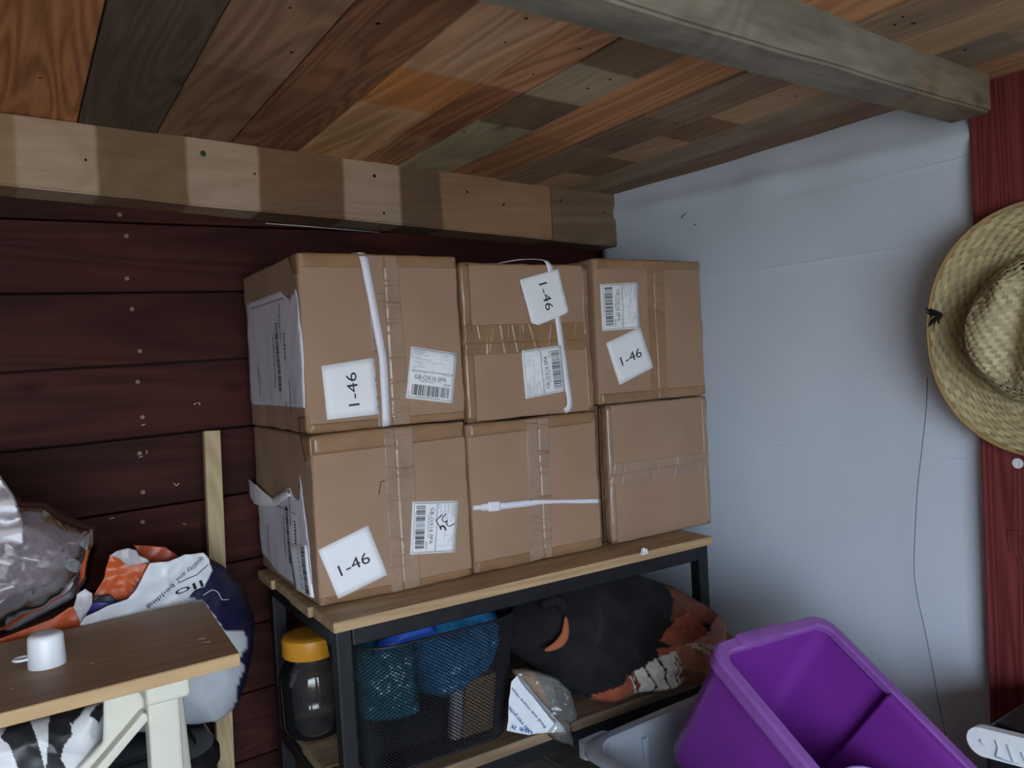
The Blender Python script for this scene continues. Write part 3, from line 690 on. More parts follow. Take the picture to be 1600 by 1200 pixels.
# right top carton
c = Carton('unstrapped cardboard carton with two white labels, top right of the stack', .586, .8795, .2812, .572, .35, .002, 3)
c.body('v', .742); edge_tapes(c, TAPE, .020, .022, .0, .0, seed=30)
c.patch('tape', [(.7257, .570), (.7716, .570), (.7634, .2835), (.7175, .2835)], TAPE, off=.0009, nu=36, nv=230, ridges=10, seed=3)
shipping_label(c, cw([(.6001, .520), (.698, .5243), (.6955, .4305), (.6007, .4278)]), 6)
number_label(c, [(.6072, .4035), (.6973, .433), (.7267, .3491), (.6378, .3189)], 7, .0040)
# bottom row ---------------------------------------------------------
c = Carton('cardboard carton with ragged torn paper on its side, bottom left of the stack', 0, .2812, .0003, .2785, .355, 0, 4)
c.body('v', .1455); edge_tapes(c, TAPE, .03, .016, .0, .0, seed=40)
c.patch('tape', [(.1258, .277), (.178, .277), (.1764, .002), (.1239, .002)], TAPE2, off=.0009, nu=36, nv=230, ridges=16, seed=3)
c.patch('tape', [(-.05, .277), (.002, .277), (.002, .24), (-.03, .235)], TAPE, seed=4)
number_label(c, [(.003, .0943), (.089, .1208), (.1174, .0333), (.0316, .0101)], 8)
p = shipping_label(c, cw([(.1704, .1486), (.2572, .1385), (.244, .0499), (.160, .0603)]), 9)
PEN = [[(.2318, .119), (.2254, .1138), (.2236, .1094), (.2277, .1047), (.233, .107), (.2313, .1041), (.2324, .0988), (.2363, .0966), (.2422, .0978), (.2464, .0997)], [(.2233, .1179), (.2168, .1136), (.212, .1097), (.2161, .1019), (.2201, .093)], [(.2201, .093), (.2194, .0973), (.2233, .099), (.2271, .096), (.2293, .0905)]]
for L_ in PEN:
    tube('pen_stroke', smooth_path([c.front(a - c.u0 - c.w / 2, b, .0038) for a, b in L_], 5), .0015, INK, p, 6, flat=.5)
for L_ in [[(.1111, .1687), (.1135, .18), (.1155, .1895), (.1225, .1905)]]:
    tube('pen_stroke', [c.front(a - c.u0 - c.w / 2, b, .0006) for a, b in L_], .0008, INK, c.root, 6, flat=.4)
B1P = [(.33, .150), (.25, .146), (.19, .165), (.119, .1825), (.098, .168), (.075, .166), (.062, .209), (.052, .19), (.035, .10), (.0285, .04), (.045, .02), (.14, .012), (.25, .012), (.345, .030), (.352, .07), (.345, .12)]
pp = side_paper(c, rough_poly(B1P, .012, .0018, 3), 2)
side_print(c, pp, .148, .10, .148, 8, (.275, .068, .1415))
# the torn top of the paper folds over and sticks out at the back
sheet('paper_flap', [(.40, .140), (.395, .170), (.31, .166), (.23, .150), (.13, .175), (.10, .172), (.20, .140), (.30, .128), (.36, .126)], lambda a, b: c.left(min(a, .354), b, .004 + .006 * max(0, (a - .1) * 2)) + Vector((-.002, max(0, a - .354), 0)), .006, PAPER, pp, amp=.003, cs=22, seed=7, nrm=(-1, 0, 0), thick=.0007)
q = [(.1478, .0797), (.0465, .095), (.0333, .0089), (.1315, -.0049)]
q = [(.140, .083), (.047, .095), (.030, .012), (.126, .006)]
sl = c.patch('barcode_sticker', q, PAPER, 'left', .0034, 6, 6)
rnd = random.Random(5); sh = []; y = .04
while y < .96:
    wd = rnd.choice((.01, .016, .03)); sh.append(rect(.70, y, .92, min(y + wd, .97))); y += wd + rnd.choice((.01, .014, .02))
c.print_on('barcode', sh, q, INK, sl, .0042, 'left')
sh = [rect(.52, yy, .60, yy + .05) for yy in (.1, .17, .28, .35, .45, .52, .62, .7, .8, .88)]
c.print_on('print', sh + [rect(.05, .955, .98, .962), rect(.42, .05, .43, .95)], q, INKG, sl, .0042, 'left')
# centre bottom
c = Carton('cardboard carton tied by a thin white strap across its front, bottom centre of the stack', .2845, .573, .0003, .2708, .35, .0, 5)
c.body('v', .4355); edge_tapes(c, TAPE, .022, .022, .0, .0, seed=50)
c.patch('tape', [(.411, .269), (.459, .269), (.4512, .002), (.4024, .002)], TAPE2, off=.0009, nu=36, nv=230, ridges=34, seed=3)
ribbon(c, lin((.2865, .1213), (.3418, .1165), 8) + lin((.345, .1163), (.43, .1115), 8)[1:] + lin((.44, .1105), (.575, .0930), 10)[1:], [.0085] * 3 + [.0125] * 6 + [.0115] * 6 + [.0095, .008, .007, .0065, .0065, .007, .0075, .008, .008, .008, .008, .008][:12], off=.0022)
c.patch('buckle', [(.318, .127), (.342, .1255), (.342, .1085), (.318, .110)], STRAP, off=.0034)
# right bottom
c = Carton('plain unlabelled cardboard carton overhanging the bench end, bottom right of the stack', .5995, .8765, .0003, .2805, .35, .0, 6)
c.body('h', .1395); edge_tapes(c, TAPE2, 0, .0, .012, .016, seed=60, lr=0)
c.patch('tape', [(.6, .1625), (.8755, .156), (.8755, .1135), (.6, .119)], TAPE2, off=.0009, nu=230, nv=36, ridges=20, seed=3, ridge_dir='h')
c.patch('tape', [(-.0, .279), (.03, .279), (.03, .002), (-.0, .002)], TAPE, 'left', .0008, 6, 30, wav=.0006)
# ================================================================== soft and moulded things
def pillow(name, poly, pos, res, tf, tb, D, m, parent=None, amp=0, cs=12, seed=0, col=None, both=True):
    """a stuffed shape: the outline poly swells by tf to the front and tb to the back within D of its edge; pos(x, y, d)"""
    xs = [p[0] for p in poly]; ys = [p[1] for p in poly]
    x0, y0 = min(xs) - res, min(ys) - res; nx = int((max(xs) - x0) / res) + 2; ny = int((max(ys) - y0) / res) + 2
    cells = [(i, j) for i in range(nx) for j in range(ny) if inside(poly, x0 + (i + .5) * res, y0 + (j + .5) * res)]; S = set(cells)
    V = []; C = []; idx = {}; Fc = []
    def vert(i, j, side):
        nb = sum(((i - a, j - b) in S) for a in (0, 1) for b in (0, 1)); x, y = x0 + i * res, y0 + j * res; qx, qy = nearest(poly, x, y)
        if nb < 4: side = 0; x, y = qx, qy; k = 0
        else:
            e = min(1, math.hypot(qx - x, qy - y) / (D(x, y) if callable(D) else D)); k = math.sqrt(max(0, 1 - (1 - e) ** 2))
        key = (i, j, side)
        if key in idx: return idx[key]
        p = pos(x, y, 0)
        d = 0 if side == 0 else (tf * k if side > 0 else -tb * k)
        if amp: d += amp * crumple(p, cs, seed + side) * (.35 + .65 * k)
        idx[key] = len(V); V.append(pos(x, y, d))
        if col: C.append(col(x, y, side))
        return idx[key]
    for (i, j) in cells:
        Fc.append((vert(i, j, 1), vert(i + 1, j, 1), vert(i + 1, j + 1, 1), vert(i, j + 1, 1)))
        Fc.append((vert(i, j, -1), vert(i, j + 1, -1), vert(i + 1, j + 1, -1), vert(i + 1, j, -1)))
    return obj(name, V, Fc, m, parent, True, C if col else None)
def rr_loop(hx, hy, r, z, n=6):
    r = min(r, hx * .99, hy * .99); out = []
    for k, (sx, sy) in enumerate(((1, 1), (-1, 1), (-1, -1), (1, -1))):
        for i in range(n + 1):
            a = math.pi / 2 * (k + i / n); out.append(Vector((sx * (hx - r) + r * math.cos(a), sy * (hy - r) + r * math.sin(a), z)))
    return out
def loft(name, secs, m, parent=None, n=6, cap0=True, cap1=True, fn=None, smooth=True):
    """stacked rounded rectangles (z, half x, half y, corner radius) skinned into one shell"""
    V = []; Fc = []; K = 4 * (n + 1)
    for s in secs:
        V += rr_loop(s[1], s[2], s[3], s[0], n)
    if fn: V = [fn(v) for v in V]
    for j in range(len(secs) - 1):
        for k in range(K): Fc.append((j * K + k, j * K + (k + 1) % K, (j + 1) * K + (k + 1) % K, (j + 1) * K + k))
    if cap0: Fc.append(tuple(range(K))[::-1])
    if cap1: Fc.append(tuple((len(secs) - 1) * K + k for k in range(K)))
    o = obj(name, V, Fc, m, parent, smooth)
    if smooth:
        try: o.data.set_sharp_from_angle(angle=math.radians(38))
        except Exception: pass
    return o
def lathe(name, prof, m, parent=None, n=40, loc=(0, 0, 0), squash=1):
    V = []; Fc = []
    for r, z in prof:
        for k in range(n):
            a = 2 * math.pi * k / n; V.append((loc[0] + r * math.cos(a), loc[1] + r * math.sin(a) * squash, loc[2] + z))
    for j in range(len(prof) - 1):
        for k in range(n): Fc.append((j * n + k, j * n + (k + 1) % n, (j + 1) * n + (k + 1) % n, (j + 1) * n + k))
    if prof[0][0] > 1e-5: Fc.append(tuple(range(n))[::-1])
    if prof[-1][0] > 1e-5: Fc.append(tuple((len(prof) - 1) * n + k for k in range(n)))
    o = obj(name, V, Fc, m, parent, True)
    try: o.data.set_sharp_from_angle(angle=math.radians(40))
    except Exception: pass
    return o

# small white clip left on the bench
CLIPM = mat('white_plastic_bit', (.8, .82, .86), .35)
cp = on_z(1006, 866, 1.118)
cl = empty('plastic_clip', cp); tag(cl, 'tiny broken white plastic clip on the bench edge', 'clip')
box('clip_base', (-.008, -.004, 0), (.008, .004, .003), CLIPM, cl, .001)
box('clip_tooth', (-.0065, -.003, .003), (-.001, .003, .012), CLIPM, cl, .001, fn=lambda c: Vector((c.x + c.z * .3, c.y, c.z)))
box('clip_tooth', (.003, -.003, .003), (.0075, .003, .0095), CLIPM, cl, .001)

# glass jar --------------------------------------------------------------
GLASS = clear('clear_jar_plastic', (.95, .96, .94), .015, .04, .03)
LID = mat('yellow_jar_lid', (.62, .27, .022), .42, spec=.4)
jar = empty('storage_jar', W(.036, .185, .842 - 1.118)); tag(jar, 'empty clear jar with screw-on yellow lid, beside the mesh basket', 'jar')
P_ = [(.0, .002), (.046, .002), (.054, .006), (.059, .016), (.060, .03), (.060, .092), (.059, .108), (.055, .122), (.048, .132), (.0435, .137), (.0435, .150)]
lathe('jar_body', P_ + [(r - .0018 if r else 0, z + .0014) for r, z in P_[::-1]], GLASS, jar, 48)
ld_ = lathe('jar_lid', [(.0, .181), (.034, .1812), (.0455, .180), (.0495, .1775), (.0505, .174), (.0505, .146), (.0495, .1445), (.0478, .1445), (.0478, .172), (0, .1755)][::-1], LID, jar, 64)

# black wire mesh basket ---------------------------------------------------
WIRE = mat('black_mesh_wire', (.010, .010, .013), .45, spec=.4)
bask = empty('mesh_basket', W(.188, .032, .842 - 1.118)); bask.rotation_euler = (0, 0, TH); tag(bask, 'black wire mesh basket stuffed with blue bags on the lower bench slats', 'basket')
BH = .215
def bask_loop(t, K, out=0): # t = 0 bottom .. 1 rim; rounded oblong plan
    hx, hy = .132 + .026 * t + out, .082 + .026 * t + out; r = .055 + .02 * t
    lp = rr_loop(hx, hy, r, BH * t, 16); L = [0]
    for a, b in zip(lp, lp[1:] + lp[:1]): L.append(L[-1] + (b - a).length)
    res = []; j = 0
    for k in range(K):
        s = L[-1] * k / K
        while L[j + 1] < s: j += 1
        f_ = (s - L[j]) / max(1e-9, L[j + 1] - L[j]); res.append(lp[j].lerp(lp[(j + 1) % len(lp)], f_))
    return res
K, Rw = 100, 34
V = []; Fc = []
rows = []
for j in range(2 * Rw + 1):
    lp = bask_loop(j / (2 * Rw), 2 * K); rows.append(len(V)); V += lp
used = {}; VV = []
def vk(j, k):
    k %= 2 * K
    if (j, k) not in used: used[j, k] = len(VV); VV.append(V[rows[j] + k])
    return used[j, k]
for j in range(1, 2 * Rw):
    for k in range(2 * K):
        if (j + k) % 2 == 0: Fc.append((vk(j - 1, k), vk(j, k + 1), vk(j + 1, k), vk(j, k - 1)))
o = obj('mesh_wall', VV, Fc, WIRE, bask); tag(o, kind='stuff')
md = o.modifiers.new('wire', 'WIREFRAME'); md.thickness = .0027; md.use_even_offset = False; md.use_boundary = True
tube('rim_wire', bask_loop(1, 96), .0026, WIRE, bask, 8, True)
tube('base_wire', [v + Vector((0, 0, .003)) for v in bask_loop(0, 96)], .0024, WIRE, bask, 8, True)
loft('base_plate', [(.001, .131, .081, .055), (.003, .131, .081, .055)], WIRE, bask)
# what is in the basket
BLUE = mat('blue_plastic_film', (.045, .26, .55), .22, spec=.6, coat=.3)
TEAL = mat('teal_plastic_film', (.025, .19, .26), .25, spec=.6, coat=.2)
BLUE2 = mat('royal_blue_film', (.03, .10, .50), .3, spec=.5)
LOC = W(.188, .032, .842 - 1.118)
def in_basket(u, n, z): return LOC + UX * u + NY * n + Vector((0, 0, z))
def stuffed(name, label, cat, poly, nc, tf, tb, m, amp, cs, seed, D=.05, res=.0045):
    o = pillow(name, poly, lambda x, y, d: in_basket(x, nc - d, y), res, tf, tb, D, m, None, amp, cs, seed); tag(o, label, cat); return o
stuffed('plastic_bag', 'crumpled blue plastic bag filling the top of the mesh basket', 'bag', [(-.012, .085), (.02, .07), (.06, .08), (.115, .11), (.14, .16), (.138, .205), (.10, .222), (.06, .212), (.02, .216), (-.015, .20), (-.02, .15)], .0, .082, .07, BLUE, .026, 36, 1)
stuffed('plastic_bag', 'dark teal plastic bag in the left of the mesh basket', 'bag', [(-.132, .075), (-.09, .06), (-.03, .058), (-.02, .062), (-.022, .10), (-.028, .14), (-.03, .20), (-.08, .208), (-.125, .195), (-.14, .15)], .0, .075, .06, TEAL, .022, 38, 5)
stuffed('plastic_bag', 'bright royal blue bag corner poking over the basket rim', 'bag', [(-.115, .19), (-.06, .197), (-.005, .198), (.004, .205), (-.004, .218), (-.02, .2285), (-.06, .226), (-.10, .21)], -.055, .02, .02, BLUE2, .003, 20, 9, .02, .004)
CARD2 = mat('tan_card', (.36, .22, .11), .8)
ko = box('cardboard_piece', (.045, -.060, .008), (.105, -.030, .105), CARD2, None, .002, fn=lambda c: in_basket(c.x + .15 * (c.z - .05), c.y, c.z)); tag(ko, 'tan cardboard piece standing low inside the mesh basket', 'card')
ko = box('paper_roll', (.022, -.062, .008), (.042, -.04, .10), mat('pale_card', (.5, .45, .5), .7), None, .006, fn=lambda c: in_basket(c.x + .1 * (c.z - .05), c.y, c.z)); tag(ko, 'narrow pale strip beside the tan cardboard inside the mesh basket', 'strip')
ko = pillow('black_cloth', [(-.12, .006), (.018, .006), (.018, .05), (-.02, .058), (-.08, .062), (-.125, .06)], lambda x, y, d: in_basket(x, .0 - d, y), .005, .06, .05, .03, mat('black_cloth_fabric', (.012, .012, .014), .9), None, .006, 20, 2); tag(ko, 'black cloth at the bottom of the mesh basket', 'cloth')

# folded fleece blanket with tiger print ------------------------------------
FLEECE = colmat('printed_fleece', .9, .15, bump=.5, bscale=260, sheen=.05)
def bl(x, y):
    d = ray(800 + x / 4.848, 900 + y / 4.848); t = ((OB + NY * -.07 - CAM).dot(NY)) / d.dot(NY); p = CAM + d * t
    return ((p - OB).dot(UX), p.z - OB.z)
def bpoly(*pts): return [bl(*p) for p in pts]
DARKF = (.013, .012, .014); RUST = (.30, .082, .042); CREAM = (.60, .58, .52); PINK = (.46, .28, .23); BRN = (.11, .045, .03); STRIPE = (.02, .012, .012)
areas = [(bpoly((1190, 60), (1150, 330), (1330, 330), (1430, 260), (1300, 130)), BRN), (bpoly((1250, 180), (1230, 250), (1330, 300), (1400, 340), (1500, 300), (1390, 180)), (.2, .065, .04)),
         (bpoly((1185, 290), (1130, 430), (1115, 490), (1190, 520), (1300, 475), (1370, 400), (1330, 300), (1230, 250)), RUST),
         (bpoly((1300, 470), (1360, 400), (1400, 300), (1430, 260), (1620, 400), (1600, 470), (1480, 475)), PINK), (bpoly((1480, 380), (1470, 470), (1620, 470), (1600, 370)), RUST),
         (bpoly((1250, 500), (1300, 470), (1620, 470), (1620, 800), (1380, 800), (1380, 650), (1350, 560)), CREAM),
         (bpoly((1190, 520), (1250, 490), (1340, 530), (1390, 620), (1390, 800), (1200, 830), (1210, 700), (1190, 600)), (.36, .165, .105)),
         (bpoly((1195, 540), (1080, 600), (900, 720), (850, 760), (880, 850), (800, 1060), (920, 1060), (1230, 900), (1215, 770), (1195, 600)), CREAM),
         (bpoly((1080, 600), (1090, 545), (1190, 520), (1190, 545), (1120, 585)), RUST),
         (bpoly((860, 735), (780, 800), (640, 910), (625, 1080), (830, 1060), (880, 860)), RUST), (bpoly((890, 725), (915, 700), (920, 820), (905, 850)), (.2, .05, .03))]
lines_ = [(bpoly((965, 665), (1005, 730), (1015, 780), (990, 850), (940, 900)), .0026), (bpoly((1068, 615), (1090, 700), (1085, 800), (1040, 890)), .0028), (bpoly((1155, 620), (1178, 700), (1150, 840)), .0022), (bpoly((1170, 590), (1210, 690), (1205, 800)), .0022), (bpoly((880, 730), (895, 830), (925, 890)), .0024), (bpoly((1320, 485), (1385, 525)), .002)]
def dist_pl(L, x, y):
    best = 9
    for (a, b), (c_, d_) in zip(L, L[1:]):
        dx, dy = c_ - a, d_ - b; t = max(0, min(1, ((x - a) * dx + (y - b) * dy) / (dx * dx + dy * dy))); best = min(best, math.hypot(a + dx * t - x, b + dy * t - y))
    return best
def bcol(x, y, side):
    if side < 0: return DARKF
    xx = x + .0022 * mn.noise(Vector((x * 160, y * 160, 0))); yy = y + .0022 * mn.noise(Vector((x * 160, y * 160, 5)))
    c_ = DARKF
    for pl, k in areas:
        if inside(pl, xx, yy): c_ = k
    if c_ != DARKF:
        for L_, wd in lines_:
            if dist_pl(L_, x, y) < wd * (.7 + .5 * mn.noise(Vector((x * 90, y * 90, 1)))): return STRIPE
        f_ = 1 + .28 * mn.noise(Vector((x * 110, y * 110, 3))) + .2 * mn.noise(Vector((x * 40, y * 40, 3)))
        return tuple(q_ * f_ for q_ in c_)
    return tuple(q_ * (1 + .5 * mn.noise(Vector((x * 30, y * 30, 3)))) for q_ in c_)
def sstep(a, b, x): t = max(0, min(1, (x - a) / (b - a))); return t * t * (3 - 2 * t)
def bpos(x, y, d):
    k = sstep(.60, .77, x); nc = .015 * (1 - k) - .100 * k
    nc -= .030 * sstep(-.19, -.25, y) * sstep(.45, .53, x) * (1 - .4 * k)
    if d >= 0: dd = d * (1 - .72 * k)
    else: dd = d * (1 - .86 * k)
    fold = .010 * math.sin((x * 26 + y * 34)) * (1 - k) + .006 * math.sin(x * 60 - y * 25 + 1.3) + .004 * mn.noise(Vector((x * 30, y * 30, 2)))
    fold -= .016 * math.exp(-((y + .235 + .28 * (x - .60)) / .012) ** 2) * (x > .5) * sstep(.5, .56, x) # crease above the striped hem
    return W(x, nc - dd - fold * sstep(0, .02, abs(d)), y)
BLP = [(.352, -.125), (.362, -.09), (.392, -.066), (.46, -.055), (.543, -.053), (.64, -.062), (.70, -.090), (.765, -.142), (.812, -.205), (.808, -.250), (.785, -.2745), (.70, -.2755), (.60, -.2755), (.515, -.2755), (.462, -.264), (.440, -.235), (.41, -.205), (.37, -.17)]
BZ = .842 - 1.118
bo = pillow('fleece_blanket', BLP, bpos, .0030, .082, .13, lambda x, y: .055 - .038 * sstep(-.235, -.262, y) * sstep(.44, .50, x), FLEECE, None, 0, 10, 3, bcol)
tag(bo, 'bundled black fleece blanket with rust and white tiger stripes on the lower shelf', 'blanket')
# turned-over rust edge at the left of the bundle
RL = mat('rust_fleece', (.32, .10, .05), .9, spec=.1)
tube('turned_edge', smooth_path([W(*bl(388, 300)[:1], -.078, bl(388, 300)[1]), W(bl(365, 420)[0], -.085, bl(365, 420)[1]), W(bl(310, 500)[0], -.085, bl(310, 500)[1]), W(bl(235, 560)[0], -.075, bl(235, 560)[1])], 6), .006, RL, bo, 8, radii=[.002 + .008 * math.sin(math.pi * k / 18) for k in range(19)], flat=.6)
tube('fold_roll', smooth_path([W(bl(250, 230)[0], -.062, bl(250, 230)[1]), W(bl(330, 180)[0], -.073, bl(330, 180)[1]), W(bl(385, 240)[0], -.078, bl(385, 240)[1])], 6), .010, mat('black_fleece', DARKF, .95, spec=.1), bo, 10)

# poly bag with printed card in front of the blanket ---------------------------
FILM = clear('clear_poly_film', (.90, .90, .90), .16, .10, .12, (.62, .62, .64))
CARDW = mat('white_printed_card', (.66, .70, .76), .5)
def cb6(x, y, n=-.088):
    d = ray(780 + x / 7.06, 1000 + y / 7.06); t = ((OB + NY * n - CAM).dot(NY)) / d.dot(NY); p = CAM + d * t
    return ((p - OB).dot(UX), p.z - OB.z)
pb = empty('poly_bag', W(.38, -.1, BZ)); tag(pb, 'clear poly bag with white printed card between basket and blanket', 'bag')
def pbp(u, z, n): return W(u, n, z) - W(.38, -.1, BZ)
wp = [cb6(*q_) for q_ in ((60, 985), (80, 870), (90, 640), (115, 450), (190, 365), (250, 430), (400, 620), (560, 810), (665, 935), (650, 985), (480, 1003), (300, 1032), (180, 1010))]
cardn = lambda u, z: -.094 - .012 * sstep(.33, .42, u)
sheet('printed_card', wp, lambda x, y: pbp(x, y, cardn(x, y)), .0035, CARDW, pb, .002, 25, 3)
tan = [cb6(*q_) for q_ in ((230, 420), (420, 370), (640, 470), (690, 640), (620, 800), (560, 780), (400, 600))]
pillow('bag_contents', tan, lambda x, y, d: pbp(x, y, -.070 - d), .0035, .012, .02, .02, colmat('packed_contents', .7), pb, .004, 30, 2, lambda x, y, s_: (.33, .20, .10) if x + .4 * y < cb6(520, 600)[0] + .4 * cb6(520, 600)[1] else (.14, .16, .13))
fp = [cb6(*q_) for q_ in ((130, 320), (280, 310), (430, 340), (600, 400), (720, 510), (750, 600), (770, 700), (800, 790), (770, 850), (720, 880), (740, 960), (755, 1060), (758, 1150), (720, 1120), (640, 1110), (560, 1075), (480, 1003), (560, 900), (400, 700), (200, 450))]
pillow('bag_film', fp, lambda x, y, d: pbp(x, y, -.092 - .016 * sstep(.33, .43, x) - d), .0038, .012, .03, .02, FILM, pb, .006, 34, 6)
BLUEI = mat('blue_print', (.03, .10, .32), .6); GREYI = mat('slate_print', (.10, .14, .2), .6)
def text_on(s, a, b, height, to3, m, parent, name='print'):
    """text laid from a to b (2D, reading direction), letters as tall as height"""
    v, f_ = text2d(s); ax_, ay_ = b[0] - a[0], b[1] - a[1]; L_ = math.hypot(ax_, ay_); ux, uy = ax_ / L_, ay_ / L_; cx, cy = (a[0] + b[0]) / 2, (a[1] + b[1]) / 2
    V = [to3(cx + ux * L_ * p - uy * height * q_, cy + uy * L_ * p + ux * height * q_) for p, q_ in v]
    return tag(obj(name, V, f_, m, parent), kind='stuff')
c3 = lambda x, y: pbp(x, y, cardn(x, y) - .0035)
text_on('Find out more reso', cb6(470, 940), cb6(105, 520), .0055, c3, GREYI, pb)
text_on('en recycle', cb6(300, 985), cb6(75, 720), .0085, c3, BLUEI, pb)
text_on('use it', cb6(330, 1010), cb6(95, 935), .0075, c3, BLUEI, pb)

# clear storage tub and purple bin ----------------------------------------------
CLEAR = clear('cloudy_clear_plastic', (.82, .88, .96), .50, .05, .18, (.80, .88, .97))
TX0, TX1, TY0, TY1, TZ = .775, 1.168, .46, .992, .872
th_ = TZ - FLOOR; cx, cy = (TX0 + TX1) / 2, (TY0 + TY1) / 2; hx, hy = (TX1 - TX0) / 2, (TY1 - TY0) / 2
tub = empty('storage_tub', (cx, cy, FLOOR)); tag(tub, 'cloudy clear plastic storage tub on the floor under the purple bin', 'tub')
loft('tub_shell', [(.001, hx - .07, hy - .07, .03), (.02, hx - .055, hy - .055, .04), (th_ - .03, hx - .022, hy - .022, .05), (th_ - .012, hx - .016, hy - .016, .05), (th_ - .010, hx, hy, .045), (th_ - .002, hx, hy, .045), (th_, hx - .003, hy - .003, .043), (th_, hx - .02, hy - .02, .048), (th_ - .004, hx - .023, hy - .023, .048), (.023, hx - .058, hy - .058, .038), (.023, .01, .01, .005)], CLEAR, tub, 8)
for k in (.32, .62): # moulded ribs on the far wall
    box('rib', (-hx + 2 * hx * k, hy - .034, .05), (-hx + 2 * hx * k + .012, hy - .022, th_ - .02), CLEAR, tub, .003)
loft('corner_grip', [(th_ - .026, .03, .012, .008), (th_ - .012, .03, .012, .008), (th_ - .001, .03, .012, .008)], CLEAR, tub, fn=lambda v: v + Vector((-hx + .045, hy - .004, 0)))

PURP = mat('purple_plastic', (.185, .028, .30), .36, spec=.45, coat=.15, bump=.05, bscale=30, var=.06, vscale=8)
PURPR = mat('scuffed_purple_rim', (.24, .085, .36), .42, spec=.45, bump=.1, bscale=60, var=.15, vscale=22)
rv = Vector((.5895, .0686, -.0132)); bin_ = empty('plastic_bin', (1.0093, .6103, .9409)); bin_.rotation_mode = 'AXIS_ANGLE'; bin_.rotation_axis_angle = (rv.length, *rv.normalized())
tag(bin_, 'deep purple plastic bin tipped forward inside the clear tub', 'bin')
BW, BL, BD, TP = .145, .21, .2225, .02
def taper(z): return TP * (-z) / BD
secs = [(-BD, BW - TP - .012, BL - TP - .012, .02), (-BD + .004, BW - TP - .004, BL - TP - .004, .026), (-BD + .014, BW - TP, BL - TP, .03)]
secs += [(-.03, BW - .0065, BL - .0065, .032), (-.0285, BW - .004, BL - .004, .032)]
loft('bin_body', secs + [(-.010, BW - .006, BL - .006, .03), (-.010, BW - .012, BL - .012, .027), (-.030, BW - .0135, BL - .0135, .026), (-BD + .02, BW - TP - .006, BL - TP - .006, .024), (-BD + .006, BW - TP - .014, BL - TP - .014, .016), (-BD + .006, .004, .004, .003)], PURP, bin_, 8)
loft('rim', [(-.022, BW - .002, BL - .002, .034), (-.020, BW + .002, BL + .002, .036), (-.004, BW + .002, BL + .002, .036), (0, BW - .0015, BL - .0015, .034), (0, BW - .016, BL - .016, .024), (-.003, BW - .019, BL - .019, .022), (-.012, BW - .0185, BL - .0185, .022), (-.012, BW - .01, BL - .01, .026)], PURPR, bin_, 8, False, False)
loft('handle_lip', [(-.004, .052, .012, .004), (.003, .051, .011, .004), (.0045, .048, .008, .004)], PURPR, bin_, fn=lambda v: v + Vector((-.030, BL - .008, 0)))
# stepped grip panel inside the right wall
loft('grip_panel', [(-BD + .03, .006, .13, .005), (-.02, .010, .13, .006), (-.008, .011, .13, .006), (-.003, .008, .127, .005)], PURP, bin_, fn=lambda v: v + Vector((BW - .0215 + v.z * .09, -.075, 0)))
LIL = mat('lilac_plastic', (.42, .26, .62), .4, spec=.4)
low = empty('lilac_tub'); low.location = (1.0093, .6103, .9409); low.rotation_mode = 'AXIS_ANGLE'; low.rotation_axis_angle = (rv.length, *rv.normalized())
tag(low, 'round lilac plastic tub lying inside the purple bin', 'tub')
lathe('tub_wall', [(.0, -.155), (.07, -.155), (.074, -.15), (.086, -.066), (.090, -.064), (.0905, -.056), (.088, -.055), (.084, -.058), (.071, -.148), (0, -.150)], LIL, low, 48, loc=(-.018, -.085, 0))
lathe('lid_disc', [(0, -.068), (.060, -.068), (.064, -.066), (.064, -.062), (.060, -.0615), (0, -.0635)], mat('pale_lilac_lid', (.58, .47, .74), .4), low, 40, loc=(-.018, -.085, 0))

# black case with white carrying handle at the right edge
CASE = mat('black_case_plastic', (.012, .013, .016), .42, spec=.45, bump=.2, bscale=70)
HND = mat('white_handle_plastic', (.80, .86, .86), .35, spec=.4); HGREY = mat('blue_grey_inlay', (.42, .50, .62), .5)
cs_ = empty('carry_case', (1.26, .42, FLOOR)); tag(cs_, 'black plastic case with white bar handle below the hat post', 'case')
box('case_body', (1.178 - 1.26, .25 - .42, 0), (1.375 - 1.26, .545 - .42, .936 - FLOOR), CASE, cs_, .008, 3)
box('case_ridge', (1.19 - 1.26, .26 - .42, .936 - FLOOR), (1.365 - 1.26, .535 - .42, .942 - FLOOR), CASE, cs_, .003, 2)
def stadium(name, y0, y1, z0, z1, r, x0, x1, m, parent, dz=0):
    V = []; n = 12
    for x in (x0, x1):
        for k in range(n + 1):
            a = -math.pi / 2 + math.pi * k / n; V.append((x, y1 - r + r * math.cos(a), z1 + r * math.sin(a)))
        for k in range(n + 1):
            a = math.pi / 2 + math.pi * k / n; V.append((x, y0 + r + r * math.cos(a), z0 + r * math.sin(a)))
    m_ = 2 * n + 2; Fc = [tuple(range(m_)), tuple(range(m_, 2 * m_))[::-1]] + [(k, (k + 1) % m_, m_ + (k + 1) % m_, m_ + k) for k in range(m_)]
    b = bmesh.new(); vs = [b.verts.new(v) for v in V]; [b.faces.new([vs[i] for i in f_]) for f_ in Fc]
    bmesh.ops.bevel(b, geom=[e for e in b.edges if len(e.link_faces) == 2 and e.calc_face_angle(0) > 1.2], offset=.0012, segments=2, affect='EDGES')
    return from_bm(name, b, m, parent)
E0 = Vector((1.26, .42, FLOOR))
hd = stadium('handle', .30 - .42, .556 - .42, .945 - FLOOR, .924 - FLOOR, .0205, 1.150 - 1.26, 1.164 - 1.26, HND, cs_)
for yy in (.33, .50): box('handle_mount', (1.163 - 1.26, yy - .012 - .42, .905 - FLOOR), (1.180 - 1.26, yy + .012 - .42, .922 - FLOOR), CASE, cs_, .002)
def hx_(x, y): return on_x(x, y, 1.1492) - E0
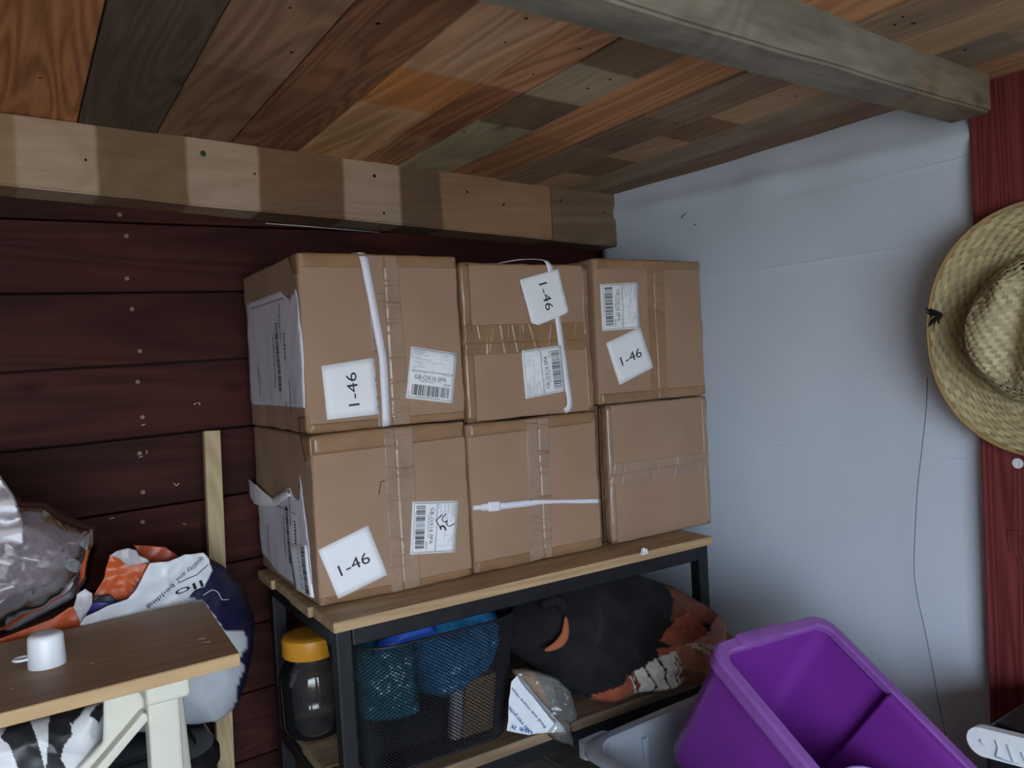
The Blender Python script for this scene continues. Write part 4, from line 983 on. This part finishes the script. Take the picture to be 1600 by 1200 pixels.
tube('inlay', [hx_(1532, 1156), hx_(1534, 1160), hx_(1539, 1164)], .0022, HGREY, hd, 6, flat=.5)
for a in (((1556, 1157), (1560, 1168), (1556, 1182)), ((1556, 1182), (1570, 1188), (1592, 1194)), ((1574, 1164), (1580, 1180), (1584, 1190)), ((1596, 1176), (1606, 1196))):
    tube('inlay', [hx_(*q_) for q_ in a], .0016, HGREY, hd, 6, flat=.4)
# ================================================================== straw hat on the post
STRAW = colmat('woven_straw', .62, .35)
hat = empty('straw_hat', (1.390, .536, 1.503)); tag(hat, 'woven straw hat with curled brim and vented crown hanging on the red post', 'hat')
NT, NR, SUB = 96, 46, 3
CR = .34; SI = .60                           # ends of the crown top and of the crown side along the profile
def hat_pt(th, t):
    c_, s_ = math.cos(th), math.sin(th)      # c: across (towards the room's back), s: up
    if t < CR:
        q = t / CR; a, b_ = .066 * q, .080 * q; h = .108 - .014 * q ** 4
    elif t < SI:
        q = (t - CR) / (SI - CR); a = .066 + .027 * q + .004 * math.sin(q * math.pi); b_ = .080 + .043 * q + .004 * math.sin(q * math.pi); h = .094 * (1 - q) ** 1.1 + .0
        q2 = min(1, q * 6); h = h * 1
    else:
        q = (t - SI) / (1 - SI); a = .093 + .068 * q; b_ = .123 + .080 * q; h = .058 * abs(c_) ** 1.6 * q ** 1.7 + .006 * q * math.sin(3 * th) - .012 * abs(s_) ** 3 * q
        a -= .018 * abs(c_) ** 2 * q ** 2.5
    y, z = a * c_, b_ * s_
    # the lengthwise crease and the two pinches of the crown
    if t < SI:
        k = 1 if t < CR else 1 - (t - CR) / (SI - CR)
        h -= .034 * k * math.exp(-(y / .024) ** 2) * (1 - .5 * sstep(.03, .1, -z))
        for sg in (-1, 1): h -= .020 * k * math.exp(-((y - sg * .052) / .020) ** 2 - ((z - .050) / .035) ** 2)
    ro = .22; y, z = y * math.cos(ro) - z * math.sin(ro) * .75, z * math.cos(ro) + y * math.sin(ro)
    return Vector((-h - .012, y, z))
V = []; Cc = []; Fc = []; ncol = NT * SUB; rnd = random.Random(9)
cellc = {(i, j): rnd.uniform(.72, 1.15) for i in range(NT) for j in range(NR)}
def straw_tone(t, i, j):
    k = cellc[i % NT, j % NR]; b_ = (.50, .43, .25) if t < .66 else (.46, .375, .20)
    if t > .97: b_ = (.36, .24, .10)
    return tuple(x * k for x in b_)
rws = NR * SUB
for jj in range(rws + 1):
    t = .004 + .996 * jj / rws; j = jj // SUB
    for ii in range(ncol):
        th = 2 * math.pi * (ii + .5 * (j % 2) * 0) / ncol; i = ii // SUB
        p = hat_pt(th, t); fi, fj = (ii % SUB + .5) / SUB, (jj % SUB + .5) / SUB
        if t < CR * .97:                     # the crown top is plaited in straight rows
            gy, gz = (p.y + p.z * .35) / .0062 + 60, (p.z - p.y * .35) / .0062 + 60; i, j = int(gy), int(gz); fi, fj = gy - i, gz - j
        over = ((i + 2 * j) % 3) != 0
        wv = (math.sin(math.pi * fj) if over else -.4 + .3 * math.sin(math.pi * fi)) * .0023 * min(1, t * 3)
        p.x -= wv; V.append(p); Cc.append(tuple(x * (1.06 if over else .74) for x in straw_tone(t, i, j)))
for jj in range(rws):
    t = jj / rws; j = jj // SUB
    for ii in range(ncol):
        i = ii // SUB; th = 2 * math.pi * ii / ncol
        vent = (j in (18, 20, 22)) and abs(math.sin(th)) > .45 and ((i + (j // 2) % 2) % 2 == 0)
        if vent: continue
        a = jj * ncol + ii; b_ = jj * ncol + (ii + 1) % ncol; Fc.append((a, b_, b_ + ncol, a + ncol))
wv_ = obj('woven_straw', V, Fc, STRAW, hat, True, Cc)
md = wv_.modifiers.new('thickness', 'SOLIDIFY'); md.thickness = .0016; md.offset = -1
tube('brim_edge', [hat_pt(2 * math.pi * k / 120, 1.0) for k in range(120)], .0024, mat('brim_binding', (.34, .23, .10), .7), hat, 6, True)
il = lathe('inner_lining', [(0, 0), (.06, 0), (.062, .001), (.062, .004), (0, .004)], mat('dark_hat_inside', (.03, .02, .012), .9), hat, 32)
il.rotation_euler = (0, math.radians(-90), 0); il.location = (-.006, 0, 0)
FEA = mat('black_feather', (.012, .011, .012), .8, spec=.2)
fb = on_x(1470, 492, 1.325) - Vector(hat.location)
rnd = random.Random(2)
for k in range(11):
    up = k % 2 == 0; a = (rnd.uniform(-.004, .004), rnd.uniform(.0, .022), (.016 if up else -.020) * rnd.uniform(.4, 1.1))
    q = [fb + Vector((-.004, -.004, 0)), fb + Vector((-.008, a[1] * .5, a[2] * .5 + rnd.uniform(-.003, .003))), fb + Vector((-.006, a[1], a[2]))]
    tube('feather', smooth_path(q, 4), .0016, FEA, hat, 5, radii=[.0016, .0024, .0026, .0024, .002, .0018, .0014, .001, .0005][:9])
tube('cord', smooth_path([fb + Vector((-.004, -.002, .002)), fb + Vector((-.008, .010, -.004)), fb + Vector((-.006, .022, -.014))], 5), .0007, mat('straw_end', (.45, .36, .2), .7), hat, 5)
tr = tube('thread', smooth_path([on_x(x, y, XR - .026) for x, y in ((1449, 590), (1447, 640), (1440, 705), (1433, 770), (1428, 880), (1433, 930), (1445, 985), (1458, 1050), (1468, 1105), (1480, 1160), (1490, 1230))], 6), .0007, mat('grey_thread', (.10, .11, .14), .8), None, 5)
tag(tr, 'thin dark thread dangling from the hat down the membrane', 'thread')

# ================================================================== left corner
PALEW = wood('pale_batten_wood', (.40, .29, .16), (.56, .43, .26), 2, rough=.7, across=20, along=1.5, ring=14, stain=.2, ringw=.3, spots=.3)
a = on_y(330, 673, 1.562); b = on_y(350, 1150, 1.505); d = (a - b).normalized(); foot = b - d * ((b.z - FLOOR - .002) / d.z)
bt = beam_between('wooden_batten', foot, a, .030, .018, PALEW, None, Vector((0, 1, 0))); tag(bt, 'pale wooden batten leaning against the red wall beside the cartons', 'batten')
# work table: veneered board on a white trestle
VEN = wood('walnut_veneer', (.30, .175, .092), (.42, .26, .145), 0, rough=.55, across=14, along=1.2, ring=10, stain=.25, ringw=.25, spec=.45)
EDGE = wood('pale_board_edge', (.42, .27, .13), (.56, .385, .20), 0, rough=.6, across=20, along=2, ring=10, stain=.1, ringw=.15)
CREAMP = mat('cream_paint', (.60, .585, .50), .5, spec=.4, bump=.15, bscale=30, var=.06, vscale=12)
TZ_ = 1.15
tb = empty('trestle_table', (0, 1.15, FLOOR)); tag(tb, 'narrow brown-topped board on cream trestle legs at the lower left', 'table')
A = on_z(318, 938, TZ_); Bc = on_z(375, 1020, TZ_)
def skew(c): # right end slightly out of square
    k = (c.y - Bc.y) / (A.y - Bc.y); ex = Bc.x + (A.x - Bc.x) * k
    return Vector((ex + c.x, c.y - .014 * c.x * 0, c.z)) - Vector((0, 1.15, FLOOR))
box('board', (-1.15, Bc.y, TZ_ - .0165), (0, A.y, TZ_ - .0006), EDGE, tb, .0015, 2, skew)
box('veneer', (-1.15, Bc.y + .001, TZ_ - .0006), (-.001, A.y - .001, TZ_), VEN, tb, 0, 1, skew)
ORG = Vector((0, 1.15, FLOOR))
SCF = mat('pale_scuff', (.42, .34, .27), .7)
for (x, y, dx, dy, r) in ((315, 998, 6, -1, .0016), (322, 1003, 7, 0, .0014), (178, 976, 1, 1, .0009), (249, 999, 2, 0, .0008), (340, 1010, 1, 0, .0008), (145, 1036, 4, -1, .0009), (161, 1062, 1, 0, .0008), (18, 1076, 3, 0, .001)):
    pts = [on_z(x - dx, y - dy, TZ_) - ORG, on_z(x, y, TZ_) - ORG + Vector((0, .0006, 0)), on_z(x + dx, y + dy, TZ_) - ORG]
    tube('scuff', pts, r, SCF, tb, 6, flat=.25)
yl = Bc.y + .05
def leg(ax, ay, bx, by, Y, wx, wy):
    a = on_y(ax, ay, Y); b = on_y(bx, by, Y); a.z = min(a.z, TZ_ - .02); d = (a - b).normalized(); f_ = b - d * ((b.z - FLOOR) / d.z)
    return beam_between('leg', f_ - ORG, a - ORG, wx, wy, CREAMP, tb, Vector((0, 1, 0)), .004)
leg(250, 1062, 259, 1200, yl, .037, .030)
a = on_y(222, 1078, yl - .012); b = on_y(292, 1064, yl - .012)
zc = TZ_ - .0175
box('cross_bar', (a.x, yl - .035, zc - .026), (b.x, yl + .19, zc), CREAMP, tb, .006, 3, lambda c: c - ORG)
o = leg(259, 1062, 275, 1200, yl + .16, .037, .030)
gp = [on_y(x, y, yl + .012) for x, y in ((163, 1090), (226, 1074), (231, 1110), (150, 1202), (95, 1270), (70, 1260), (162, 1160))]
gz = [(p.x, p.z) for p in gp]
o = sheet('gusset', gz, lambda x, y: Vector((x, yl + .016, min(y, TZ_ - .018))) - ORG, .006, CREAMP, tb, .003, 14, 4, thick=.010)
a = on_y(228, 1112, yl + .004); b = on_y(152, 1202, yl + .004); d = (a - b).normalized()
beam_between('brace', b - d * .28 - ORG, a - ORG, .012, .022, CREAMP, tb, Vector((0, 1, 0)), .003)
for X_ in (-.95,):
    box('leg', (X_, 1.04, FLOOR), (X_ + .037, 1.07, TZ_ - .017), CREAMP, tb, .004, 2, lambda c: c - ORG); box('leg', (X_, 1.22, FLOOR), (X_ + .037, 1.25, TZ_ - .017), CREAMP, tb, .004, 2, lambda c: c - ORG)
# measuring cap upside down on the board
CAPW = mat('white_cap_plastic', (.80, .82, .86), .35, spec=.4)
cc = on_z(74, 1038, TZ_); cap = empty('measuring_cap', cc); tag(cap, 'small white measuring cap upside down on the brown board', 'cap')
lathe('cup', [(.0205, .0), (.0215, 0), (.0213, .003), (.0200, .034), (.0190, .0375), (.0165, .0395), (.012, .0402), (0, .0403)], CAPW, cap, 40)
rg = []
for k in range(24):
    t = 2 * math.pi * k / 24; rg.append(Vector((-.0255 + .0095 * math.cos(t), .004 + .0075 * math.sin(t), .0125)))
tube('loop', rg, .0020, CAPW, cap, 8, True, flat=.9)

# lidded black tub on the floor behind the trestle
BTUB = mat('black_tub_plastic', (.010, .011, .012), .35, spec=.5, coat=.1)
zt = on_y(300, 1143, 1.36).z; xr_ = on_y(333, 1175, 1.36).x
bx_ = empty('lidded_tub', (xr_ - .22, 1.39, FLOOR)); tag(bx_, 'glossy black lidded plastic tub on the floor behind the trestle leg', 'tub')
Hh = zt - FLOOR
loft('tub_shell', [(0, .19, .10, .03), (.01, .195, .105, .035), (Hh - .05, .210, .120, .05), (Hh - .03, .211, .121, .05)], BTUB, bx_, 8)
loft('tub_lid', [(Hh - .034, .216, .126, .055), (Hh - .030, .220, .130, .06), (Hh - .012, .220, .130, .06), (Hh - .003, .212, .122, .055), (Hh - .003, .190, .10, .045), (Hh - .008, .186, .096, .043), (Hh - .008, .150, .06, .03), (Hh - .002, .146, .056, .03), (Hh - .002, .01, .005, .003)], BTUB, bx_, 8)

# big filled carrier sack: white, navy, orange
BAGM = colmat('printed_plastic_sack', .38, .45, bump=.15, bscale=50)
NAVY = (.012, .014, .055); BWH = (.60, .64, .70); ORA = (.55, .10, .025); INDIGO = (.03, .03, .22); GREYP = (.42, .40, .40); BLK = (.015, .015, .018)
sack = empty('filled_sack', (.2, 1.38, zt)); tag(sack, 'bulging white, navy and orange plastic sack behind the brown table board', 'sack')
SO = Vector((.2, 1.38, zt))
def yx(x, y, Y): p = on_y(x, y, Y); return p
body = [(60, 1030), (110, 985), (150, 945), (230, 905), (322, 868), (350, 885), (380, 920), (398, 965), (396, 1010), (386, 1060), (371, 1105), (345, 1142), (300, 1138), (230, 1150), (170, 1150), (100, 1150), (60, 1100)]
navy = [(290, 930), (318, 862), (360, 880), (405, 955), (405, 1010), (385, 1110), (365, 1130), (370, 1075), (383, 1042), (373, 1030), (388, 1006), (381, 986), (350, 985), (335, 962), (318, 940)]
def scol(x, y, s_):
    if s_ < 0 or inside(navy, x, y):
        k = 1 + .5 * mn.noise(Vector((x * .06, y * .06, 0))); red = .5 if (330 < x < 395 and 955 < y < 980 and mn.noise(Vector((x * .15, y * .2, 4))) > .15) else 0
        return (NAVY[0] * k + .03 * red, NAVY[1] * k, NAVY[2] * k)
    return tuple(q_ * (1 + .10 * mn.noise(Vector((x * .03, y * .04, 7)))) for q_ in BWH)
pillow('sack_body', body, lambda x, y, d: (lambda q_: Vector((q_.x, q_.y, max(q_.z, .001))))(yx(x, y, 1.42 - d) - SO), 4, .095, .07, 70, BAGM, sack, .012, 13, 2, scol)
def c1(*pts): return [(120 + x / 5.333, 840 + y / 5.333) for x, y in pts]
def c7(*pts): return [(x / 4.444, 740 + y / 4.444) for x, y in pts]
def plain(c_): return lambda x, y: tuple(q_ * (1 + .12 * mn.noise(Vector((x * .05, y * .05, 2)))) for q_ in c_)
def sk(name, poly, Y, c_, amp=.006, cs=16, seed=0, res=2.2, slope=0):
    return sheet(name, poly, lambda x, y: yx(x, y, Y - slope * (y - 900) / 100) - SO, res, BAGM, sack, amp, cs, seed, col=c_ if callable(c_) else plain(c_))
sk('orange_panel', c1((470, 60), (740, 80), (850, 155), (770, 230), (620, 240), (540, 160)), 1.375, (.36, .06, .018), .006, 14, 5)
sk('orange_panel', c1((120, 520), (230, 330), (275, 140), (350, 160), (430, 220), (600, 210), (575, 280), (500, 430), (440, 500), (350, 530), (260, 500)), 1.345, ORA, .012, 20, 6)
sk('film_scrap', c1((275, 150), (330, 110), (430, 85), (500, 110), (520, 150), (590, 180), (605, 205), (520, 222), (430, 238), (345, 170)), 1.332, GREYP, .008, 24, 7)
sk('orange_panel', c7((-200, 1230), (0, 1145), (200, 1075), (370, 1005), (480, 930), (545, 915), (560, 1080), (300, 1130), (-200, 1300)), 1.32, ORA, .006, 16, 8)
sk('white_tuft', c7((512, 930), (535, 835), (590, 800), (640, 830), (640, 900), (590, 1000), (560, 1060), (545, 1000)), 1.315, (.55, .52, .54), .006, 24, 9)
sk('black_band', c1((125, 515), (160, 488), (280, 482), (345, 535), (300, 580), (140, 560)), 1.328, BLK, .004, 16, 10)
sk('indigo_band', c1((20, 730), (50, 660), (110, 560), (160, 540), (345, 535), (440, 500), (560, 300), (595, 235), (640, 240), (480, 520), (200, 680)), 1.322, INDIGO, .005, 16, 11)
flap = c1((20, 725), (70, 655), (260, 565), (420, 515), (490, 440), (550, 330), (610, 215), (690, 205), (760, 200), (900, 142), (1060, 128), (1100, 175), (1105, 215), (1135, 275), (1110, 320), (1065, 400), (1062, 480), (1000, 500), (900, 560), (770, 640), (560, 700), (300, 780))
FY = lambda x, y: 1.315 + .02 * (x - 230) / 100
fl_ = sheet('white_flap', rough_poly(flap, 14, .5, 2), lambda x, y: yx(x, y, FY(x, y)) - SO, 2.0, BAGM, sack, .009, 17, 12, col=plain((.72, .74, .78)))
def fl3(x, y): p = yx(x, y, FY(x, y)) - SO; return p + Vector((0, -1, 0)) * (.009 * crumple(p, 17, 12) + .0022)
def fpx(x, y): return (120 + x / 5.333, 840 + y / 5.333)
INKN = mat('navy_ink', (.02, .02, .06), .6)
def text_px(s, a, b, h, m, parent):   # image rows run downwards, so the letters' up side is mirrored back
    v, f_ = text2d(s); ax_, ay_ = b[0] - a[0], b[1] - a[1]; L_ = math.hypot(ax_, ay_); ux, uy = ax_ / L_, ay_ / L_; cx_, cy_ = (a[0] + b[0]) / 2, (a[1] + b[1]) / 2
    V = [fl3(cx_ + ux * L_ * p + uy * h * q_, cy_ + uy * L_ * p - ux * h * q_) for p, q_ in v]
    return tag(obj('print', V, f_, m, parent), kind='stuff')
text_px('quality and', fpx(1050, 165), fpx(830, 350), 9, INKN, fl_)
text_px('bedding', fpx(800, 385), fpx(590, 590), 9, INKN, fl_)
text_px('llo', fpx(1045, 375), fpx(820, 470), 11, mat('black_ink', (.012, .012, .012), .6), fl_)
tube('print_line', [fl3(*fpx(*q_)) for q_ in ((1090, 220), (1040, 265), (990, 310), (930, 335), (880, 360), (840, 378))], .0007, INKN, fl_, 5)
tube('torn_strip', smooth_path([yx(*fpx(*q_), 1.318) - SO for q_ in ((1055, 480), (1085, 460), (1130, 436), (1175, 455), (1200, 500), (1215, 518), (1265, 514))], 4), .0014, mat('white_strip', (.72, .74, .78), .5), sack, 6, flat=.4)

# crumpled clear bag above the sack
CFILM = clear('cloudy_clear_film', (.92, .89, .91), .25, .055, .14, (.58, .52, .56))
cbp = [(-320, 905), (-300, 820), (-240, 765), (-160, 735), (-70, 728), (0, 742), (20, 765), (36, 782), (70, 783), (100, 803), (130, 815), (150, 822), (153, 850), (143, 882), (141, 905), (118, 938), (60, 970), (0, 1000), (-90, 1025), (-200, 1020), (-290, 975)]
cbag = empty('clear_bag', (.0, 1.27, 1.17)); tag(cbag, 'crumpled clear plastic bag against the red wall at the left edge', 'bag')
CO_ = Vector((.0, 1.27, 1.17))
pillow('bag_film', cbp, lambda x, y, d: on_y(x, y, 1.36 - d) - CO_, 4, .07, .06, 60, CFILM, cbag, .017, 13, 4)
pillow('inner_fold', [(-240, 900), (-200, 830), (-100, 795), (-20, 790), (60, 815), (110, 850), (125, 890), (90, 930), (20, 955), (-100, 985), (-200, 960)], lambda x, y, d: on_y(x, y, 1.365 - d) - CO_, 4, .045, .04, 50, CFILM, cbag, .014, 18, 8)
sheet('top_fold', [(-190, 800), (-170, 740), (-110, 700), (-50, 705), (0, 742), (22, 775), (36, 815), (38, 850), (10, 860), (-40, 840), (-110, 865), (-170, 850)], lambda x, y: on_y(x, y, 1.285) - CO_, 4, CFILM, cbag, .009, 10, 3)

# black and white sack under the board
BW = colmat('black_white_sack', .4, .45, bump=.1, bscale=40)
blk = [[(0, 1152), (15, 1130), (45, 1121), (58, 1155), (70, 1200), (74, 1240), (30, 1240), (28, 1200), (15, 1165)], [(77, 1112), (104, 1112), (110, 1130), (113, 1148), (100, 1165), (95, 1185), (103, 1200), (100, 1235), (80, 1235), (72, 1200), (75, 1160)], [(96, 1116), (104, 1108), (142, 1092), (125, 1118), (113, 1132)], [(139, 1118), (150, 1103), (162, 1098), (161, 1118), (154, 1131), (150, 1124)]]
def bwcol(x, y, s_):
    if any(inside(pl, x, y) for pl in blk): return tuple(q_ * (1 + .4 * mn.noise(Vector((x * .1, y * .1, 0)))) for q_ in (.018, .019, .021))
    return (.62, .62, .64)
fz = on_y(60, 1300, 1.12)
sp = [(-70, 1155), (-20, 1140), (50, 1122), (110, 1110), (150, 1096), (168, 1100), (166, 1170), (150, 1230), (135, 1400), (110, 1600), (60, 1740), (-70, 1730)]
bw = pillow('printed_sack', sp, lambda x, y, d: on_y(x, y, 1.135 - d), 1.9, .05, .05, 45, BW, None, .014, 15, 7, bwcol); tag(bw, 'black and white plastic sack under the brown table board', 'sack')
